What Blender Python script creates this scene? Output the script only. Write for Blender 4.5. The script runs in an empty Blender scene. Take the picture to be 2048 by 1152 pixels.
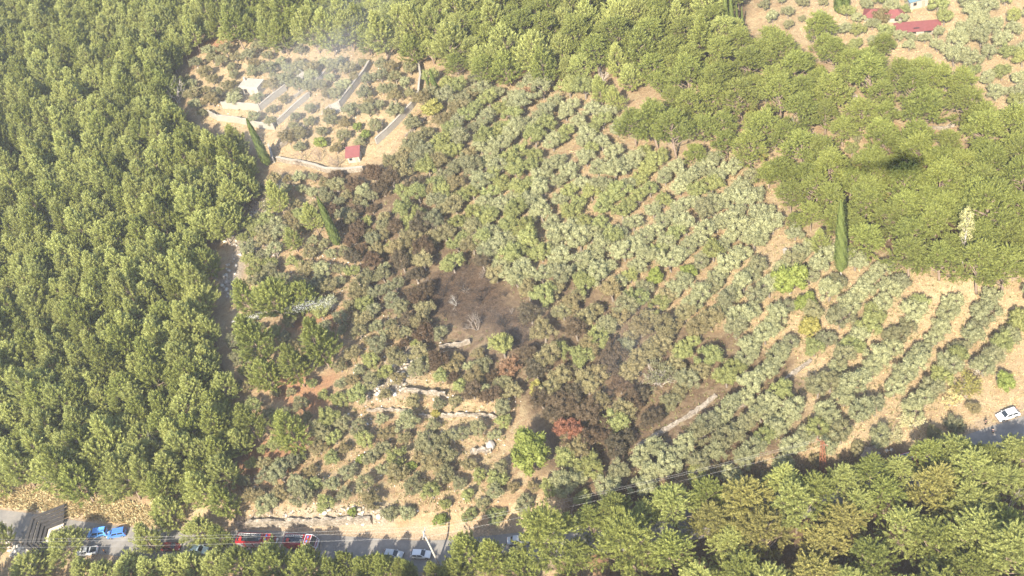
import bpy, math, random
import numpy as np
from mathutils import Vector, Matrix

random.seed(7)
RNG = np.random.default_rng(11)
SC = bpy.context.scene
COL = SC.collection

# ------------------------------------------------------------------ camera
CAM_H = 194.0
F_PX = 2250.0                      # focal length in pixels of the 2048 px wide photograph
NADIR = np.array([661.0, 2224.0])  # direction of straight down in the picture
PITCH = math.atan(F_PX / np.hypot(*NADIR))
_n = NADIR / np.hypot(*NADIR)
FWD = np.array([0, math.cos(PITCH), -math.sin(PITCH)])
_down0 = -np.array([0, math.sin(PITCH), math.cos(PITCH)])
_right0 = np.array([1.0, 0, 0])
EX = _n[1] * _right0 + _n[0] * _down0
EY = -_n[0] * _right0 + _n[1] * _down0
CAM = np.array([0, 0, CAM_H])
cam_d = bpy.data.cameras.new('camera')
cam = bpy.data.objects.new('camera', cam_d)
COL.objects.link(cam)
cam_d.sensor_width = 36.0
cam_d.lens = F_PX / 2048 * 36.0
cam_d.clip_start = 0.5
cam_d.clip_end = 9000
M = Matrix.Identity(4)
for i in range(3):
    M[i][0] = EX[i]; M[i][1] = -EY[i]; M[i][2] = -FWD[i]; M[i][3] = CAM[i]
cam.matrix_world = M
SC.camera = cam

def ray(px, py):
    d = FWD + (px - 1024) / F_PX * EX + (py - 576) / F_PX * EY
    return d / np.linalg.norm(d)

# ------------------------------------------------------------------ sun and sky
# the helicopter's own shadow falls at pixel (1800, 328): that is the antisolar point
SUN_TRAVEL = ray(1800, 328)
sun_el = math.asin(-SUN_TRAVEL[2])
sun_d = bpy.data.lights.new('sun', 'SUN')
sun_d.energy = 5.0
sun_d.angle = math.radians(0.53)
sun_d.color = (1.0, 0.90, 0.74)
sun = bpy.data.objects.new('sun', sun_d)
COL.objects.link(sun)
sun.location = (0, 0, 400)
sun.rotation_euler = Vector(SUN_TRAVEL).to_track_quat('-Z', 'Y').to_euler()
world = bpy.data.worlds.new('World')
SC.world = world
world.use_nodes = True
wn = world.node_tree
wn.nodes.clear()
sky = wn.nodes.new('ShaderNodeTexSky')
sky.sky_type = 'NISHITA'
sky.sun_disc = False
sky.sun_elevation = sun_el
to_sun = -SUN_TRAVEL
sky.sun_rotation = math.atan2(to_sun[0], to_sun[1])
sky.altitude = 200
sky.dust_density = 2.0
bg = wn.nodes.new('ShaderNodeBackground')
bg.inputs['Strength'].default_value = 0.15
wo = wn.nodes.new('ShaderNodeOutputWorld')
wn.links.new(sky.outputs[0], bg.inputs[0])
wn.links.new(bg.outputs[0], wo.inputs[0])

SC.render.engine = 'CYCLES'
SC.view_settings.view_transform = 'Standard'
SC.view_settings.look = 'None'
SC.view_settings.gamma = 1.0
SC.view_settings.exposure = 1.47
SC.cycles.max_bounces = 4
SC.cycles.diffuse_bounces = 2
SC.cycles.transmission_bounces = 2
SC.cycles.volume_step_rate = 3.0
SC.cycles.volume_max_steps = 64
SC.cycles.volume_bounces = 0
SC.cycles.use_denoising = True

# ------------------------------------------------------------------ small maths
def sstep(a, b, x):
    t = np.clip((x - a) / (b - a), 0, 1)
    return t * t * (3 - 2 * t)

def wnoise(x, y, s, seed=0):
    """smooth pseudo noise from sines, about -1..1"""
    r = np.random.default_rng(seed + 100)
    o = 0
    for k in range(5):
        a = r.uniform(0, 2 * math.pi); w = 2 * math.pi / s * r.uniform(.6, 1.7); p = r.uniform(0, 6.28)
        o = o + np.sin((x * math.cos(a) + y * math.sin(a)) * w + p)
    return o / 3.2

def at0(px, py, z=0.0):
    d = ray(px, py)
    t = (z - CAM_H) / d[2]
    return CAM + d * t

def project(p):
    p = np.asarray(p, float)
    v = p - CAM
    w = v @ FWD
    return 1024 + F_PX * (v @ EX) / w, 576 + F_PX * (v @ EY) / w

def in_poly(px, py, poly):
    px = np.asarray(px, float); py = np.asarray(py, float)
    c = np.zeros(px.shape, bool)
    n = len(poly)
    for i in range(n):
        x0, y0 = poly[i]; x1, y1 = poly[(i + 1) % n]
        if y0 == y1: continue
        m = ((y0 > py) != (y1 > py)) & (px < (x1 - x0) * (py - y0) / (y1 - y0) + x0)
        c ^= m
    return c

# ------------------------------------------------------------------ relief
ROAD_PX = [(-420, 1010), (-200, 1030), (0, 1048), (120, 1066), (220, 1080), (350, 1090), (520, 1090), (700, 1104),
           (850, 1112), (1000, 1100), (1150, 1082), (1300, 1062), (1500, 1026), (1700, 982), (1850, 936),
           (1990, 884), (2150, 836), (2400, 770)]
def catmull(pts, n=8):
    pts = [np.array(p, float) for p in pts]
    P = [2 * pts[0] - pts[1]] + pts + [2 * pts[-1] - pts[-2]]
    out = []
    for i in range(1, len(P) - 2):
        for k in range(n):
            t = k / n
            a, b, c, d = P[i - 1], P[i], P[i + 1], P[i + 2]
            out.append(.5 * ((2 * b) + (-a + c) * t + (2 * a - 5 * b + 4 * c - d) * t * t + (-a + 3 * b - 3 * c + d) * t ** 3))
    out.append(pts[-1])
    return np.array(out)
ROAD = catmull([at0(*p)[:2] for p in ROAD_PX], 5)
ROAD = np.vstack([ROAD[0] + (ROAD[0] - ROAD[1]) * 300, ROAD, ROAD[-1] + (ROAD[-1] - ROAD[-2]) * 300])

def road_s(x, y):
    """signed distance to the road centre line, positive on the uphill (far) side"""
    x = np.asarray(x, float); y = np.asarray(y, float)
    best = np.full(x.shape, 1e9); sg = np.ones(x.shape)
    for a, b in zip(ROAD[:-1], ROAD[1:]):
        d = b - a; L2 = d @ d
        t = np.clip(((x - a[0]) * d[0] + (y - a[1]) * d[1]) / L2, 0, 1)
        dx = x - a[0] - t * d[0]; dy = y - a[1] - t * d[1]
        q = np.hypot(dx, dy)
        s = np.where(d[0] * dy - d[1] * dx >= 0, 1.0, -1.0)
        m = q < best
        best = np.where(m, q, best); sg = np.where(m, s, sg)
    return best * sg

LAYBY = at0(2015, 800)[:2]
# stone walls: (name, label, pixels, height, thickness, rise of the ground behind it, colour)
WALLS_PX = {
 'slope_a': ([(806, 784), (850, 788), (893, 792)], .9, .7, .8),
 'slope_b': ([(735, 822), (790, 822), (818, 826)], .8, .6, .7),
 'slope_c': ([(840, 836), (880, 835), (930, 832), (962, 833), (996, 838)], .9, .6, .8),
 'slope_d': ([(880, 698), (912, 694), (942, 687)], .9, .7, .8),
 'slope_e': ([(942, 908), (965, 903), (984, 905)], .9, .8, .6),
 'road_face': ([(480, 1056), (520, 1052), (580, 1050), (640, 1049), (690, 1046), (745, 1044)], 1.3, .6, .4),
}
WALL_W = {k: np.array([at0(*p)[:2] for p in v[0]]) for k, v in WALLS_PX.items()}

def polyline_dist(x, y, P):
    best = np.full(np.shape(x), 1e9); sg = np.ones(np.shape(x))
    for a, b in zip(P[:-1], P[1:]):
        d = b - a; L2 = d @ d
        t = np.clip(((x - a[0]) * d[0] + (y - a[1]) * d[1]) / L2, 0, 1)
        dx = x - a[0] - t * d[0]; dy = y - a[1] - t * d[1]
        q = np.hypot(dx, dy)
        s = np.where(d[0] * dy - d[1] * dx >= 0, 1.0, -1.0)
        m = q < best
        best = np.where(m, q, best); sg = np.where(m, s, sg)
    return best, sg

def hgt(x, y):
    x = np.asarray(x, float); y = np.asarray(y, float)
    s = road_s(x, y)
    lay = 1 - sstep(12, 34, np.hypot(x - LAYBY[0], y - LAYBY[1]))
    z = (3.2 * sstep(4.2, 9.5, s) + .03 * np.clip(s - 10, 0, 250)) * (1 - .92 * lay)
    z = z - 2.2 * sstep(4.5, 14, -s)
    k = sstep(6, 20, np.abs(s)) * (1 - lay)
    z = z + k * (.9 * wnoise(x, y, 75, 1) + .28 * wnoise(x, y, 17, 2) + .07 * wnoise(x, y, 4.5, 3))
    for key, P in WALL_W.items():
        rise = WALLS_PX[key][3]
        q, sg = polyline_dist(x, y, P)
        z = z + rise * (sg > 0) * (1 - sstep(1.0, 7.0, q))
    return z

_hx = np.arange(-300, 301, 1.0); _hy = np.arange(10, 521, 1.0)
_HG = hgt(*np.meshgrid(_hx, _hy))
_hgt_exact = hgt
def hgt(x, y):
    """bilinear lookup in the relief grid"""
    x = np.asarray(x, float); y = np.asarray(y, float)
    u = np.clip(x + 300, 0, 599.999); v = np.clip(y - 10, 0, 509.999)
    i = u.astype(int); j = v.astype(int); fu = u - i; fv = v - j
    return (_HG[j, i] * (1 - fu) + _HG[j, i + 1] * fu) * (1 - fv) + (_HG[j + 1, i] * (1 - fu) + _HG[j + 1, i + 1] * fu) * fv

def at(px, py, dz=0.0):
    """point of the picture on the relief, dz above the ground"""
    d = ray(px, py)
    z = 3.0
    for _ in range(14):
        t = (z + dz - CAM_H) / d[2]
        p = CAM + d * t
        z = .5 * z + .5 * float(hgt(p[0], p[1]))
    return np.array([p[0], p[1], z])   # the ground point

# ------------------------------------------------------------------ object helpers
def tag(o, label=None, cat=None, group=None, kind=None):
    if label: o['label'] = label
    if cat: o['category'] = cat
    if group: o['group'] = group
    if kind: o['kind'] = kind
    return o

def empty(name, loc=(0, 0, 0), rz=0.0, scale=1.0):
    o = bpy.data.objects.new(name, None)
    o.empty_display_size = .3
    COL.objects.link(o)
    o.location = loc; o.rotation_euler = (0, 0, rz)
    o.scale = (scale,) * 3 if np.isscalar(scale) else scale
    return o

def mesh_np(name, V, faces, mats=(), tone=None, smooth=False, mat_idx=None):
    """V (n,3); faces a list of arrays (m,k)"""
    me = bpy.data.meshes.new(name)
    V = np.asarray(V, np.float32)
    faces = [np.asarray(f, np.int32) for f in faces if len(f)]
    me.vertices.add(len(V)); me.vertices.foreach_set('co', V.ravel())
    loops = np.concatenate([f.ravel() for f in faces])
    tot = np.concatenate([np.full(len(f), f.shape[1], np.int32) for f in faces])
    st = np.concatenate([[0], np.cumsum(tot)[:-1]]).astype(np.int32)
    me.loops.add(len(loops)); me.loops.foreach_set('vertex_index', loops)
    me.polygons.add(len(tot)); me.polygons.foreach_set('loop_start', st)
    try: me.polygons.foreach_set('loop_total', tot)
    except Exception: pass
    if mat_idx is not None: me.polygons.foreach_set('material_index', np.asarray(mat_idx, np.int32))
    if smooth: me.polygons.foreach_set('use_smooth', np.ones(len(tot), bool))
    if tone is not None:
        a = me.attributes.new('tone', 'FLOAT', 'POINT'); a.data.foreach_set('value', np.asarray(tone, np.float32))
    for m in mats: me.materials.append(m)
    me.update(calc_edges=True)
    me.validate()
    return me

def link(name, me, parent=None, loc=(0, 0, 0), rot=(0, 0, 0), scale=None, mat=None):
    o = bpy.data.objects.new(name, me)
    COL.objects.link(o)
    o.parent = parent
    o.location = loc; o.rotation_euler = rot
    if scale is not None: o.scale = scale
    if mat is not None:
        o.material_slots[0].link = 'OBJECT'; o.material_slots[0].material = mat
    return o

class MB:
    """collects boxes, prisms and tubes for one mesh"""
    def __init__(s): s.V = []; s.F = []
    def add(s, V, F):
        k = len(s.V); s.V += [tuple(v) for v in V]; s.F += [tuple(i + k for i in f) for f in F]; return s
    def box(s, c, d, taper=(1, 1), rz=0.0):
        x, y, z = d[0] / 2, d[1] / 2, d[2] / 2
        V = []
        for zz, tx, ty in ((-z, 1, 1), (z, taper[0], taper[1])):
            for a, b in ((-x, -y), (x, -y), (x, y), (-x, y)):
                u, v = a * tx, b * ty
                V.append((c[0] + u * math.cos(rz) - v * math.sin(rz), c[1] + u * math.sin(rz) + v * math.cos(rz), c[2] + zz))
        return s.add(V, [(3, 2, 1, 0), (4, 5, 6, 7), (0, 1, 5, 4), (1, 2, 6, 5), (2, 3, 7, 6), (3, 0, 4, 7)])
    def loft(s, rings, cap=True):
        n = len(rings[0]); V = [v for r in rings for v in r]; F = []
        for i in range(len(rings) - 1):
            for j in range(n):
                a = i * n + j; b = i * n + (j + 1) % n
                F.append((a, b, b + n, a + n))
        if cap:
            F.append(tuple(range(n - 1, -1, -1))); F.append(tuple(range((len(rings) - 1) * n, len(rings) * n)))
        return s.add(V, F)
    def tube(s, pts, rad, n=6, cap=True):
        pts = [np.array(p, float) for p in pts]
        if np.isscalar(rad): rad = [rad] * len(pts)
        rings = []
        for i, p in enumerate(pts):
            d = pts[min(i + 1, len(pts) - 1)] - pts[max(i - 1, 0)]
            d /= np.linalg.norm(d) + 1e-9
            u = np.cross(d, (0, 0, 1.0) if abs(d[2]) < .9 else (1.0, 0, 0)); u /= np.linalg.norm(u)
            w = np.cross(d, u)
            rings.append([p + rad[i] * (math.cos(6.2832 * k / n) * u + math.sin(6.2832 * k / n) * w) for k in range(n)])
        return s.loft(rings, cap)
    def prism(s, prof, y0, y1, tw=None):
        """profile in x,z swept along y; tw gives a narrower half-width per profile point"""
        n = len(prof)
        ya = [y0 if tw is None else y0 * tw[i] for i in range(n)]; yb = [y1 if tw is None else y1 * tw[i] for i in range(n)]
        V = [(p[0], ya[i], p[1]) for i, p in enumerate(prof)] + [(p[0], yb[i], p[1]) for i, p in enumerate(prof)]
        F = [tuple(range(n)), tuple(range(2 * n - 1, n - 1, -1))]
        F += [(i, i + n, (i + 1) % n + n, (i + 1) % n) for i in range(n)]
        return s.add(V, F)
    def mesh(s, name, mat, smooth=False):
        me = bpy.data.meshes.new(name); me.from_pydata(s.V, [], s.F); me.materials.append(mat)
        if smooth: me.polygons.foreach_set('use_smooth', [True] * len(me.polygons))
        me.update(); return me
    def build(s, name, mat, parent=None, loc=(0, 0, 0), rz=0.0, smooth=False, bevel=0):
        o = link(name, s.mesh(name, mat, smooth), parent, loc, (0, 0, rz))
        if bevel:
            b = o.modifiers.new('edge', 'BEVEL'); b.width = bevel; b.segments = 2; b.limit_method = 'ANGLE'
        return o

ORD = ['first', 'second', 'third', 'fourth', 'fifth', 'sixth', 'seventh', 'eighth', 'ninth', 'tenth', 'eleventh', 'twelfth',
       'thirteenth', 'fourteenth', 'fifteenth', 'sixteenth', 'seventeenth', 'eighteenth', 'nineteenth', 'twentieth']
def ordw(i):
    i += 1
    if i <= 20: return ORD[i - 1]
    t = ['twenty', 'thirty', 'forty', 'fifty'][i // 10 - 2]
    return {0: {'twenty': 'twentieth', 'thirty': 'thirtieth', 'forty': 'fortieth', 'fifty': 'fiftieth'}[t]}.get(i % 10) or t + '-' + ORD[i % 10 - 1]

# ------------------------------------------------------------------ materials
MATS = {}
def nt(name):
    m = bpy.data.materials.new(name); m.use_nodes = True
    n = m.node_tree; n.nodes.clear()
    return m, n
def N(n, t, **kw):
    o = n.nodes.new(t)
    for k, v in kw.items():
        if k in o.inputs.keys(): o.inputs[k].default_value = v
        else: setattr(o, k, v)
    return o
def mixc(n, fac, a, b, mode='MIX'):
    o = n.nodes.new('ShaderNodeMix'); o.data_type = 'RGBA'; o.blend_type = mode
    for s, v in ((o.inputs[0], fac), (o.inputs[6], a), (o.inputs[7], b)):
        if hasattr(v, 'links'): n.links.new(v, s)
        elif np.isscalar(v): s.default_value = v
        else: s.default_value = (*v, 1) if len(v) == 3 else v
    return o.outputs[2]
def mathn(n, op, a, b=0.0, clamp=False):
    o = n.nodes.new('ShaderNodeMath'); o.operation = op; o.use_clamp = clamp
    for s, v in zip(o.inputs, (a, b)):
        if hasattr(v, 'links'): n.links.new(v, s)
        else: s.default_value = v
    return o.outputs[0]
def noise(n, scale, detail=4, rough=.6, coord='Object', dist=0):
    tc = n.nodes.new('ShaderNodeTexCoord')
    o = N(n, 'ShaderNodeTexNoise'); o.inputs['Scale'].default_value = scale; o.inputs['Detail'].default_value = detail
    o.inputs['Roughness'].default_value = rough; o.inputs['Distortion'].default_value = dist
    n.links.new(tc.outputs[coord], o.inputs['Vector'])
    return o.outputs['Fac']
def ramp(n, fac, stops):
    o = n.nodes.new('ShaderNodeValToRGB')
    while len(o.color_ramp.elements) < len(stops): o.color_ramp.elements.new(.5)
    for e, (p, c) in zip(o.color_ramp.elements, stops):
        e.position = p; e.color = (*c, 1) if len(c) == 3 else c
    n.links.new(fac, o.inputs[0])
    return o.outputs[0]
def attr(n, name):
    o = n.nodes.new('ShaderNodeAttribute'); o.attribute_name = name
    return o.outputs['Fac']
def finish(m, n, color, rough=.8, spec=.3, metallic=0.0, bump=None, bstr=.3, bdist=.05):
    p = n.nodes.new('ShaderNodeBsdfPrincipled')
    if hasattr(color, 'links'): n.links.new(color, p.inputs['Base Color'])
    else: p.inputs['Base Color'].default_value = (*color, 1)
    if hasattr(rough, 'links'): n.links.new(rough, p.inputs['Roughness'])
    else: p.inputs['Roughness'].default_value = rough
    p.inputs['Specular IOR Level'].default_value = spec
    p.inputs['Metallic'].default_value = metallic
    if bump is not None:
        b = n.nodes.new('ShaderNodeBump'); b.inputs['Strength'].default_value = bstr; b.inputs['Distance'].default_value = bdist
        n.links.new(bump, b.inputs['Height']); n.links.new(b.outputs[0], p.inputs['Normal'])
    o = n.nodes.new('ShaderNodeOutputMaterial'); n.links.new(p.outputs[0], o.inputs[0])
    return m

LEAF_K = 1.3
def leaf_mat(name, dark, mid, light, hue=.25, trans=.28, other=None):
    """foliage: leaf tone from the mesh, a tint for each tree; light passes through the leaves"""
    dark, mid, light = (tuple(min(.6, v * LEAF_K) for v in q) for q in (dark, mid, light))
    if other: other = tuple(v * LEAF_K for v in other)
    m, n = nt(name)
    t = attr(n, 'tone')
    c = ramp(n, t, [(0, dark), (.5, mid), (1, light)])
    oi = n.nodes.new('ShaderNodeObjectInfo')
    other = other or (mid[0] * 1.35, mid[1] * 1.12, mid[2] * .8)
    c = mixc(n, mathn(n, 'MULTIPLY', oi.outputs['Random'], hue * 1.6), c, other)
    v = mathn(n, 'ADD', mathn(n, 'MULTIPLY', mathn(n, 'FRACT', mathn(n, 'MULTIPLY', oi.outputs['Random'], 7.31)), .32), .86)
    c = mixc(n, 1.0, c, (1, 1, 1), 'MULTIPLY')
    hs = n.nodes.new('ShaderNodeHueSaturation'); n.links.new(c, hs.inputs['Color']); n.links.new(v, hs.inputs['Value'])
    d = n.nodes.new('ShaderNodeBsdfPrincipled'); n.links.new(hs.outputs[0], d.inputs['Base Color'])
    d.inputs['Roughness'].default_value = .55; d.inputs['Specular IOR Level'].default_value = .25
    tr = n.nodes.new('ShaderNodeBsdfTranslucent'); n.links.new(hs.outputs[0], tr.inputs[0])
    mx = n.nodes.new('ShaderNodeMixShader'); mx.inputs[0].default_value = trans
    n.links.new(d.outputs[0], mx.inputs[1]); n.links.new(tr.outputs[0], mx.inputs[2])
    o = n.nodes.new('ShaderNodeOutputMaterial'); n.links.new(mx.outputs[0], o.inputs[0])
    return m

def plain(name, col, rough=.6, spec=.4, metallic=0.0, var=.25, scale=3.0, bump=False):
    m, n = nt(name)
    f = noise(n, scale, 5)
    c = mixc(n, f, tuple(v * (1 - var) for v in col), tuple(min(1, v * (1 + var)) for v in col))
    return finish(m, n, c, rough, spec, metallic, f if bump else None, .4)

L_PINE = leaf_mat('pine_needles', (.115, .128, .038), (.235, .258, .076), (.36, .38, .13), trans=.38, other=(.275, .272, .085))
L_PINE_BRIGHT = leaf_mat('pine_needles_bright', (.060, .072, .017), (.138, .160, .038), (.24, .262, .07), other=(.175, .175, .046))
L_PINE_GOLD = leaf_mat('pine_needles_golden', (.085, .086, .024), (.18, .172, .05), (.285, .265, .085), other=(.215, .18, .058))
L_OLIVE = leaf_mat('olive_leaves', (.080, .085, .042), (.182, .190, .096), (.345, .345, .19), other=(.215, .21, .098))
L_OLIVE_GREEN = leaf_mat('olive_leaves_green', (.070, .082, .030), (.152, .170, .062), (.28, .295, .118))
L_OLIVE_GREY = leaf_mat('olive_leaves_grey', (.062, .066, .036), (.135, .138, .074), (.25, .248, .14))
L_SCORCH = leaf_mat('olive_leaves_scorched', (.066, .060, .028), (.155, .142, .066), (.275, .25, .13), hue=.4, other=(.17, .128, .06))
L_SINGED = leaf_mat('olive_leaves_singed', (.024, .021, .014), (.062, .053, .032), (.13, .11, .066), hue=.6, other=(.09, .058, .034))
L_BROWN = leaf_mat('dead_brown_leaves', (.08, .045, .025), (.19, .11, .06), (.31, .2, .115), hue=.4, other=(.24, .12, .06))
L_RED = leaf_mat('red_brown_leaves', (.09, .035, .025), (.2, .085, .05), (.29, .14, .08))
L_LIME = leaf_mat('bright_green_leaves', (.06, .078, .018), (.135, .168, .040), (.24, .275, .08), trans=.35)
L_YELLOW = leaf_mat('yellow_green_leaves', (.09, .09, .022), (.19, .18, .05), (.31, .295, .1), trans=.35)
L_PALE = leaf_mat('pale_yellow_leaves', (.16, .15, .07), (.34, .31, .16), (.5, .46, .26))
L_CYPRESS = leaf_mat('cypress_leaves', (.06, .085, .026), (.125, .16, .048), (.19, .23, .075), hue=.15)
L_POPLAR = leaf_mat('poplar_leaves', (.13, .14, .06), (.26, .27, .13), (.4, .4, .22))
M_BARK = plain('pine_bark', (.25, .19, .145), .9, .1, 0, .4, 6, True)
M_BARK_OLIVE = plain('olive_bark', (.20, .17, .14), .9, .1, 0, .4, 8, True)
M_CHAR = plain('charred_bark', (.03, .027, .025), .9, .1, 0, .4, 8, True)
M_PALEBARK = plain('bleached_dead_bark', (.42, .38, .33), .85, .1, 0, .25, 8, True)

# ------------------------------------------------------------------ foliage meshes
def unit(v): return v / (np.linalg.norm(v, axis=-1, keepdims=True) + 1e-9)

def cards(P, axis, nrm, L, W, rng):
    """diamond leaf faces: long axis 'axis', facing roughly 'nrm'"""
    axis = unit(axis)
    side = unit(np.cross(axis, nrm))
    L = np.asarray(L).reshape(-1, 1); W = np.asarray(W).reshape(-1, 1)
    n2 = np.cross(side, axis)
    V = np.stack([P - axis * L * .5, P + side * W * .5 + n2 * W * .12, P + axis * L * .5, P - side * W * .5 + n2 * W * .12], 1)
    return V.reshape(-1, 3)

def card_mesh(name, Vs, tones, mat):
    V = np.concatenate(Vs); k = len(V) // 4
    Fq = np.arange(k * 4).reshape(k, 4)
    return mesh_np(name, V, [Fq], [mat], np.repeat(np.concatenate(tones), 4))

def sphere_pts(n, rng):
    v = rng.normal(size=(n, 3)); return unit(v)

def lobe_cards(c, r, n, rng, size=.36, squash=.85, base_tone=.5, up=.25):
    d = sphere_pts(n, rng); d[:, 2] += up; d = unit(d)
    rad = r * rng.uniform(.62, 1.08, (n, 1))
    P = c + d * rad * np.array([1, 1, squash])
    nrm = unit(d + rng.normal(0, .45, (n, 3)))
    ax = unit(np.cross(nrm, rng.normal(size=(n, 3))))
    L = size * rng.uniform(.7, 1.4, n); W = L * rng.uniform(.45, .7, n)
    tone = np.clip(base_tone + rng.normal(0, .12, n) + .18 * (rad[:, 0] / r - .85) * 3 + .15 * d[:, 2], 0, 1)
    return cards(P, ax, nrm, L, W, rng), tone

def olive_crown(seed, mat, lobes=44, R=2.55, zc=3.3, rz=1.7, n=250, size=.225, lr=(.42, .80)):
    rng = np.random.default_rng(seed)
    Vs, T = [], []
    d = sphere_pts(lobes, rng); d[:, 2] = np.abs(d[:, 2]) * 1.15 - .3; d = unit(d)
    wob = 1 + .22 * np.sin(np.arctan2(d[:, 1], d[:, 0]) * rng.integers(2, 4) + rng.uniform(0, 6))
    C = d * np.array([R, R, rz]) * wob[:, None] * rng.uniform(.55, 1.0, (lobes, 1)) + (0, 0, zc)
    for c in C:
        v, t = lobe_cards(c, rng.uniform(*lr), n, rng, size, .85, rng.uniform(.36, .62))
        Vs.append(v); T.append(t)
        # sprays that stick out
        k = 10
        dd = unit(sphere_pts(k, rng) + np.array([0, 0, .8]) + unit(c - np.array([0, 0, zc]))[None] * .8)
        Pp = c + dd * rng.uniform(.6, 1.1, (k, 1)) * .9
        Vs.append(cards(Pp, dd, sphere_pts(k, rng), rng.uniform(.35, .62, k), rng.uniform(.10, .17, k), rng)); T.append(np.clip(rng.normal(.68, .15, k), 0, 1))
    return card_mesh('crown', Vs, T, mat)

def limb_path(a, b, rng, k=5, bend=.12):
    a = np.array(a, float); b = np.array(b, float); L = np.linalg.norm(b - a)
    off = rng.normal(0, bend * L, 3)
    return [a + (b - a) * t + off * math.sin(math.pi * t) for t in np.linspace(0, 1, k)]

def olive_trunk(seed, mat, R=2.2, zc=3.3):
    rng = np.random.default_rng(seed + 500); mb = MB()
    top = np.array([rng.normal(0, .15), rng.normal(0, .15), 1.5])
    mb.tube([(0, 0, -.5), (rng.normal(0, .05), 0, .1), (top * .55), top], [.34, .3, .23, .21], 8)
    for i in range(5):
        a = i * 1.2566 + rng.uniform(-.4, .4)
        e = np.array([math.cos(a) * R * .7, math.sin(a) * R * .7, zc + rng.uniform(-.1, .7)])
        p = limb_path(top - (0, 0, .1), e, rng)
        mb.tube(p, np.linspace(.15, .04, len(p)), 6)
        for j in range(2):
            q = limb_path(p[3], p[3] + np.array([rng.normal(0, .7), rng.normal(0, .7), rng.uniform(.4, 1)]), rng, 3)
            mb.tube(q, np.linspace(.06, .02, 3), 5)
    return mb.mesh('trunk', mat, True)

def plume(c, d, L, r, n, rng, tone, cl=.62, cw=.105):
    """a brush of needle tufts growing along d"""
    t = rng.uniform(0, 1, n) ** .8
    rd = rng.normal(size=(n, 3)); rd = unit(rd - (rd @ d)[:, None] * d)
    rr = r * (1 - .62 * t) * rng.uniform(.35, 1.05, n)
    P = c + d * (t * L)[:, None] + rd * rr[:, None]
    ax = unit(d * .75 + rd * rng.uniform(.35, .95, n)[:, None] + np.array([0, 0, .25]))
    nrm = unit(rd + rng.normal(0, .4, (n, 3)))
    ln = cl * rng.uniform(.65, 1.3, n)
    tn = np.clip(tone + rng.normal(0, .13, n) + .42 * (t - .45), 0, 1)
    return cards(P, ax, nrm, ln, cw * rng.uniform(.7, 1.4, n), rng), tn

def pine_dense(seed, mat, H=11.5, R=4.3, z0=2.6, nplume=280, ncard=54, cone=0.0):
    """a young dense brutia pine: irregular, pointed-lobed crown"""
    rng = np.random.default_rng(seed); Vs, T, tips = [], [], []
    ph = rng.uniform(0, 6.28, 3); ext = rng.uniform(.10, .24, 3)
    for i in range(nplume):
        u = rng.uniform(0, 1) ** .85
        z = z0 + (H - z0) * u
        a = i * 2.39996 + rng.normal(0, .25)
        k = 1 + ext[0] * math.sin(2 * a + ph[0]) + ext[1] * math.sin(3 * a + ph[1] + z * .5) + ext[2] * math.sin(a + ph[2] - z * .7)
        env = R * min(1.0, (.35 + u * 3.4)) * max(.04, 1 - u ** (2.1 - .9 * cone)) ** (.62 + .25 * cone) * k
        layer = .84 + .16 * math.sin(z * 2.9 + a * .7)
        rr = env * rng.uniform(.55, 1.0) ** .6 * layer
        out = np.array([math.cos(a), math.sin(a), 0])
        c = out * rr + (0, 0, z)
        d = unit(out * (.95 - .6 * u) + np.array([0, 0, .5 + .7 * u]) + rng.normal(0, .2, 3))
        L = rng.uniform(1.6, 3.1) * (1.0 - .25 * u)
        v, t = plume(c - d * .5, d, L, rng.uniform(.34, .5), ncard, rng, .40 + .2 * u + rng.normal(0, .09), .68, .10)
        Vs.append(v); T.append(t); tips.append((c, z))
    return card_mesh('crown', Vs, T, mat), tips

def pine_trunk(seed, mat, tips, H, r0=.26, lean=.3, every=5, drop=1.1):
    rng = np.random.default_rng(seed + 900); mb = MB()
    b = rng.normal(0, lean, 2)
    def ax(z): return np.array([b[0] * math.sin(z / H * 2.4), b[1] * math.sin(z / H * 2.0), z])
    zs = np.linspace(-.6, H * .94, 9)
    mb.tube([ax(z) for z in zs], np.linspace(r0, .05, 9), 8)
    for c, z in tips[::every]:
        p = limb_path(ax(max(1.4, c[2] - drop - .25 * np.hypot(c[0], c[1]))), c, rng, 4, .06)
        mb.tube(p, np.linspace(.085, .025, 4) * (1 + .4 * (r0 > .3)), 5)
    return mb.mesh('trunk', mat, True)

def pine_umbrella(seed, mat, H=12.5, R=5.6, pads=15, per=34, ncard=38):
    """an older brutia pine: bare trunk, limbs and flat tiered pads of foliage"""
    rng = np.random.default_rng(seed); Vs, T, tips = [], [], []
    for i in range(pads):
        u = i / (pads - 1)
        a = i * 2.39996 + rng.normal(0, .4)
        z = H * (.46 + .50 * u) + rng.normal(0, .3)
        rad = R * .72 * (1 - .78 * u ** 1.6) * rng.uniform(.7, 1.1)
        pc = np.array([math.cos(a) * rad, math.sin(a) * rad, z])
        pr = R * rng.uniform(.30, .42) * (1 - .2 * u)
        tips.append((pc - (0, 0, .3), z))
        for j in range(per):
            b = rng.uniform(0, 6.283); q = pr * math.sqrt(rng.uniform(0, 1))
            el = rng.uniform(.8, 1.15)
            o = np.array([math.cos(b) * q * el, math.sin(b) * q, 0])
            c = pc + o + (0, 0, .4 * (1 - (q / pr) ** 2) + rng.normal(0, .1))
            d = unit(o / pr * 1.1 + pc * np.array([.10, .10, 0]) + np.array([0, 0, .42]) + rng.normal(0, .2, 3))
            v, t = plume(c - d * .35, d, rng.uniform(.9, 1.8), rng.uniform(.26, .42), ncard, rng, .38 + .14 * u + rng.normal(0, .1), .5, .10)
            Vs.append(v); T.append(t)
            if j % 9 == 0: tips.append((c - (0, 0, .2), z))
    return card_mesh('crown', Vs, T, mat), tips

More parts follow.
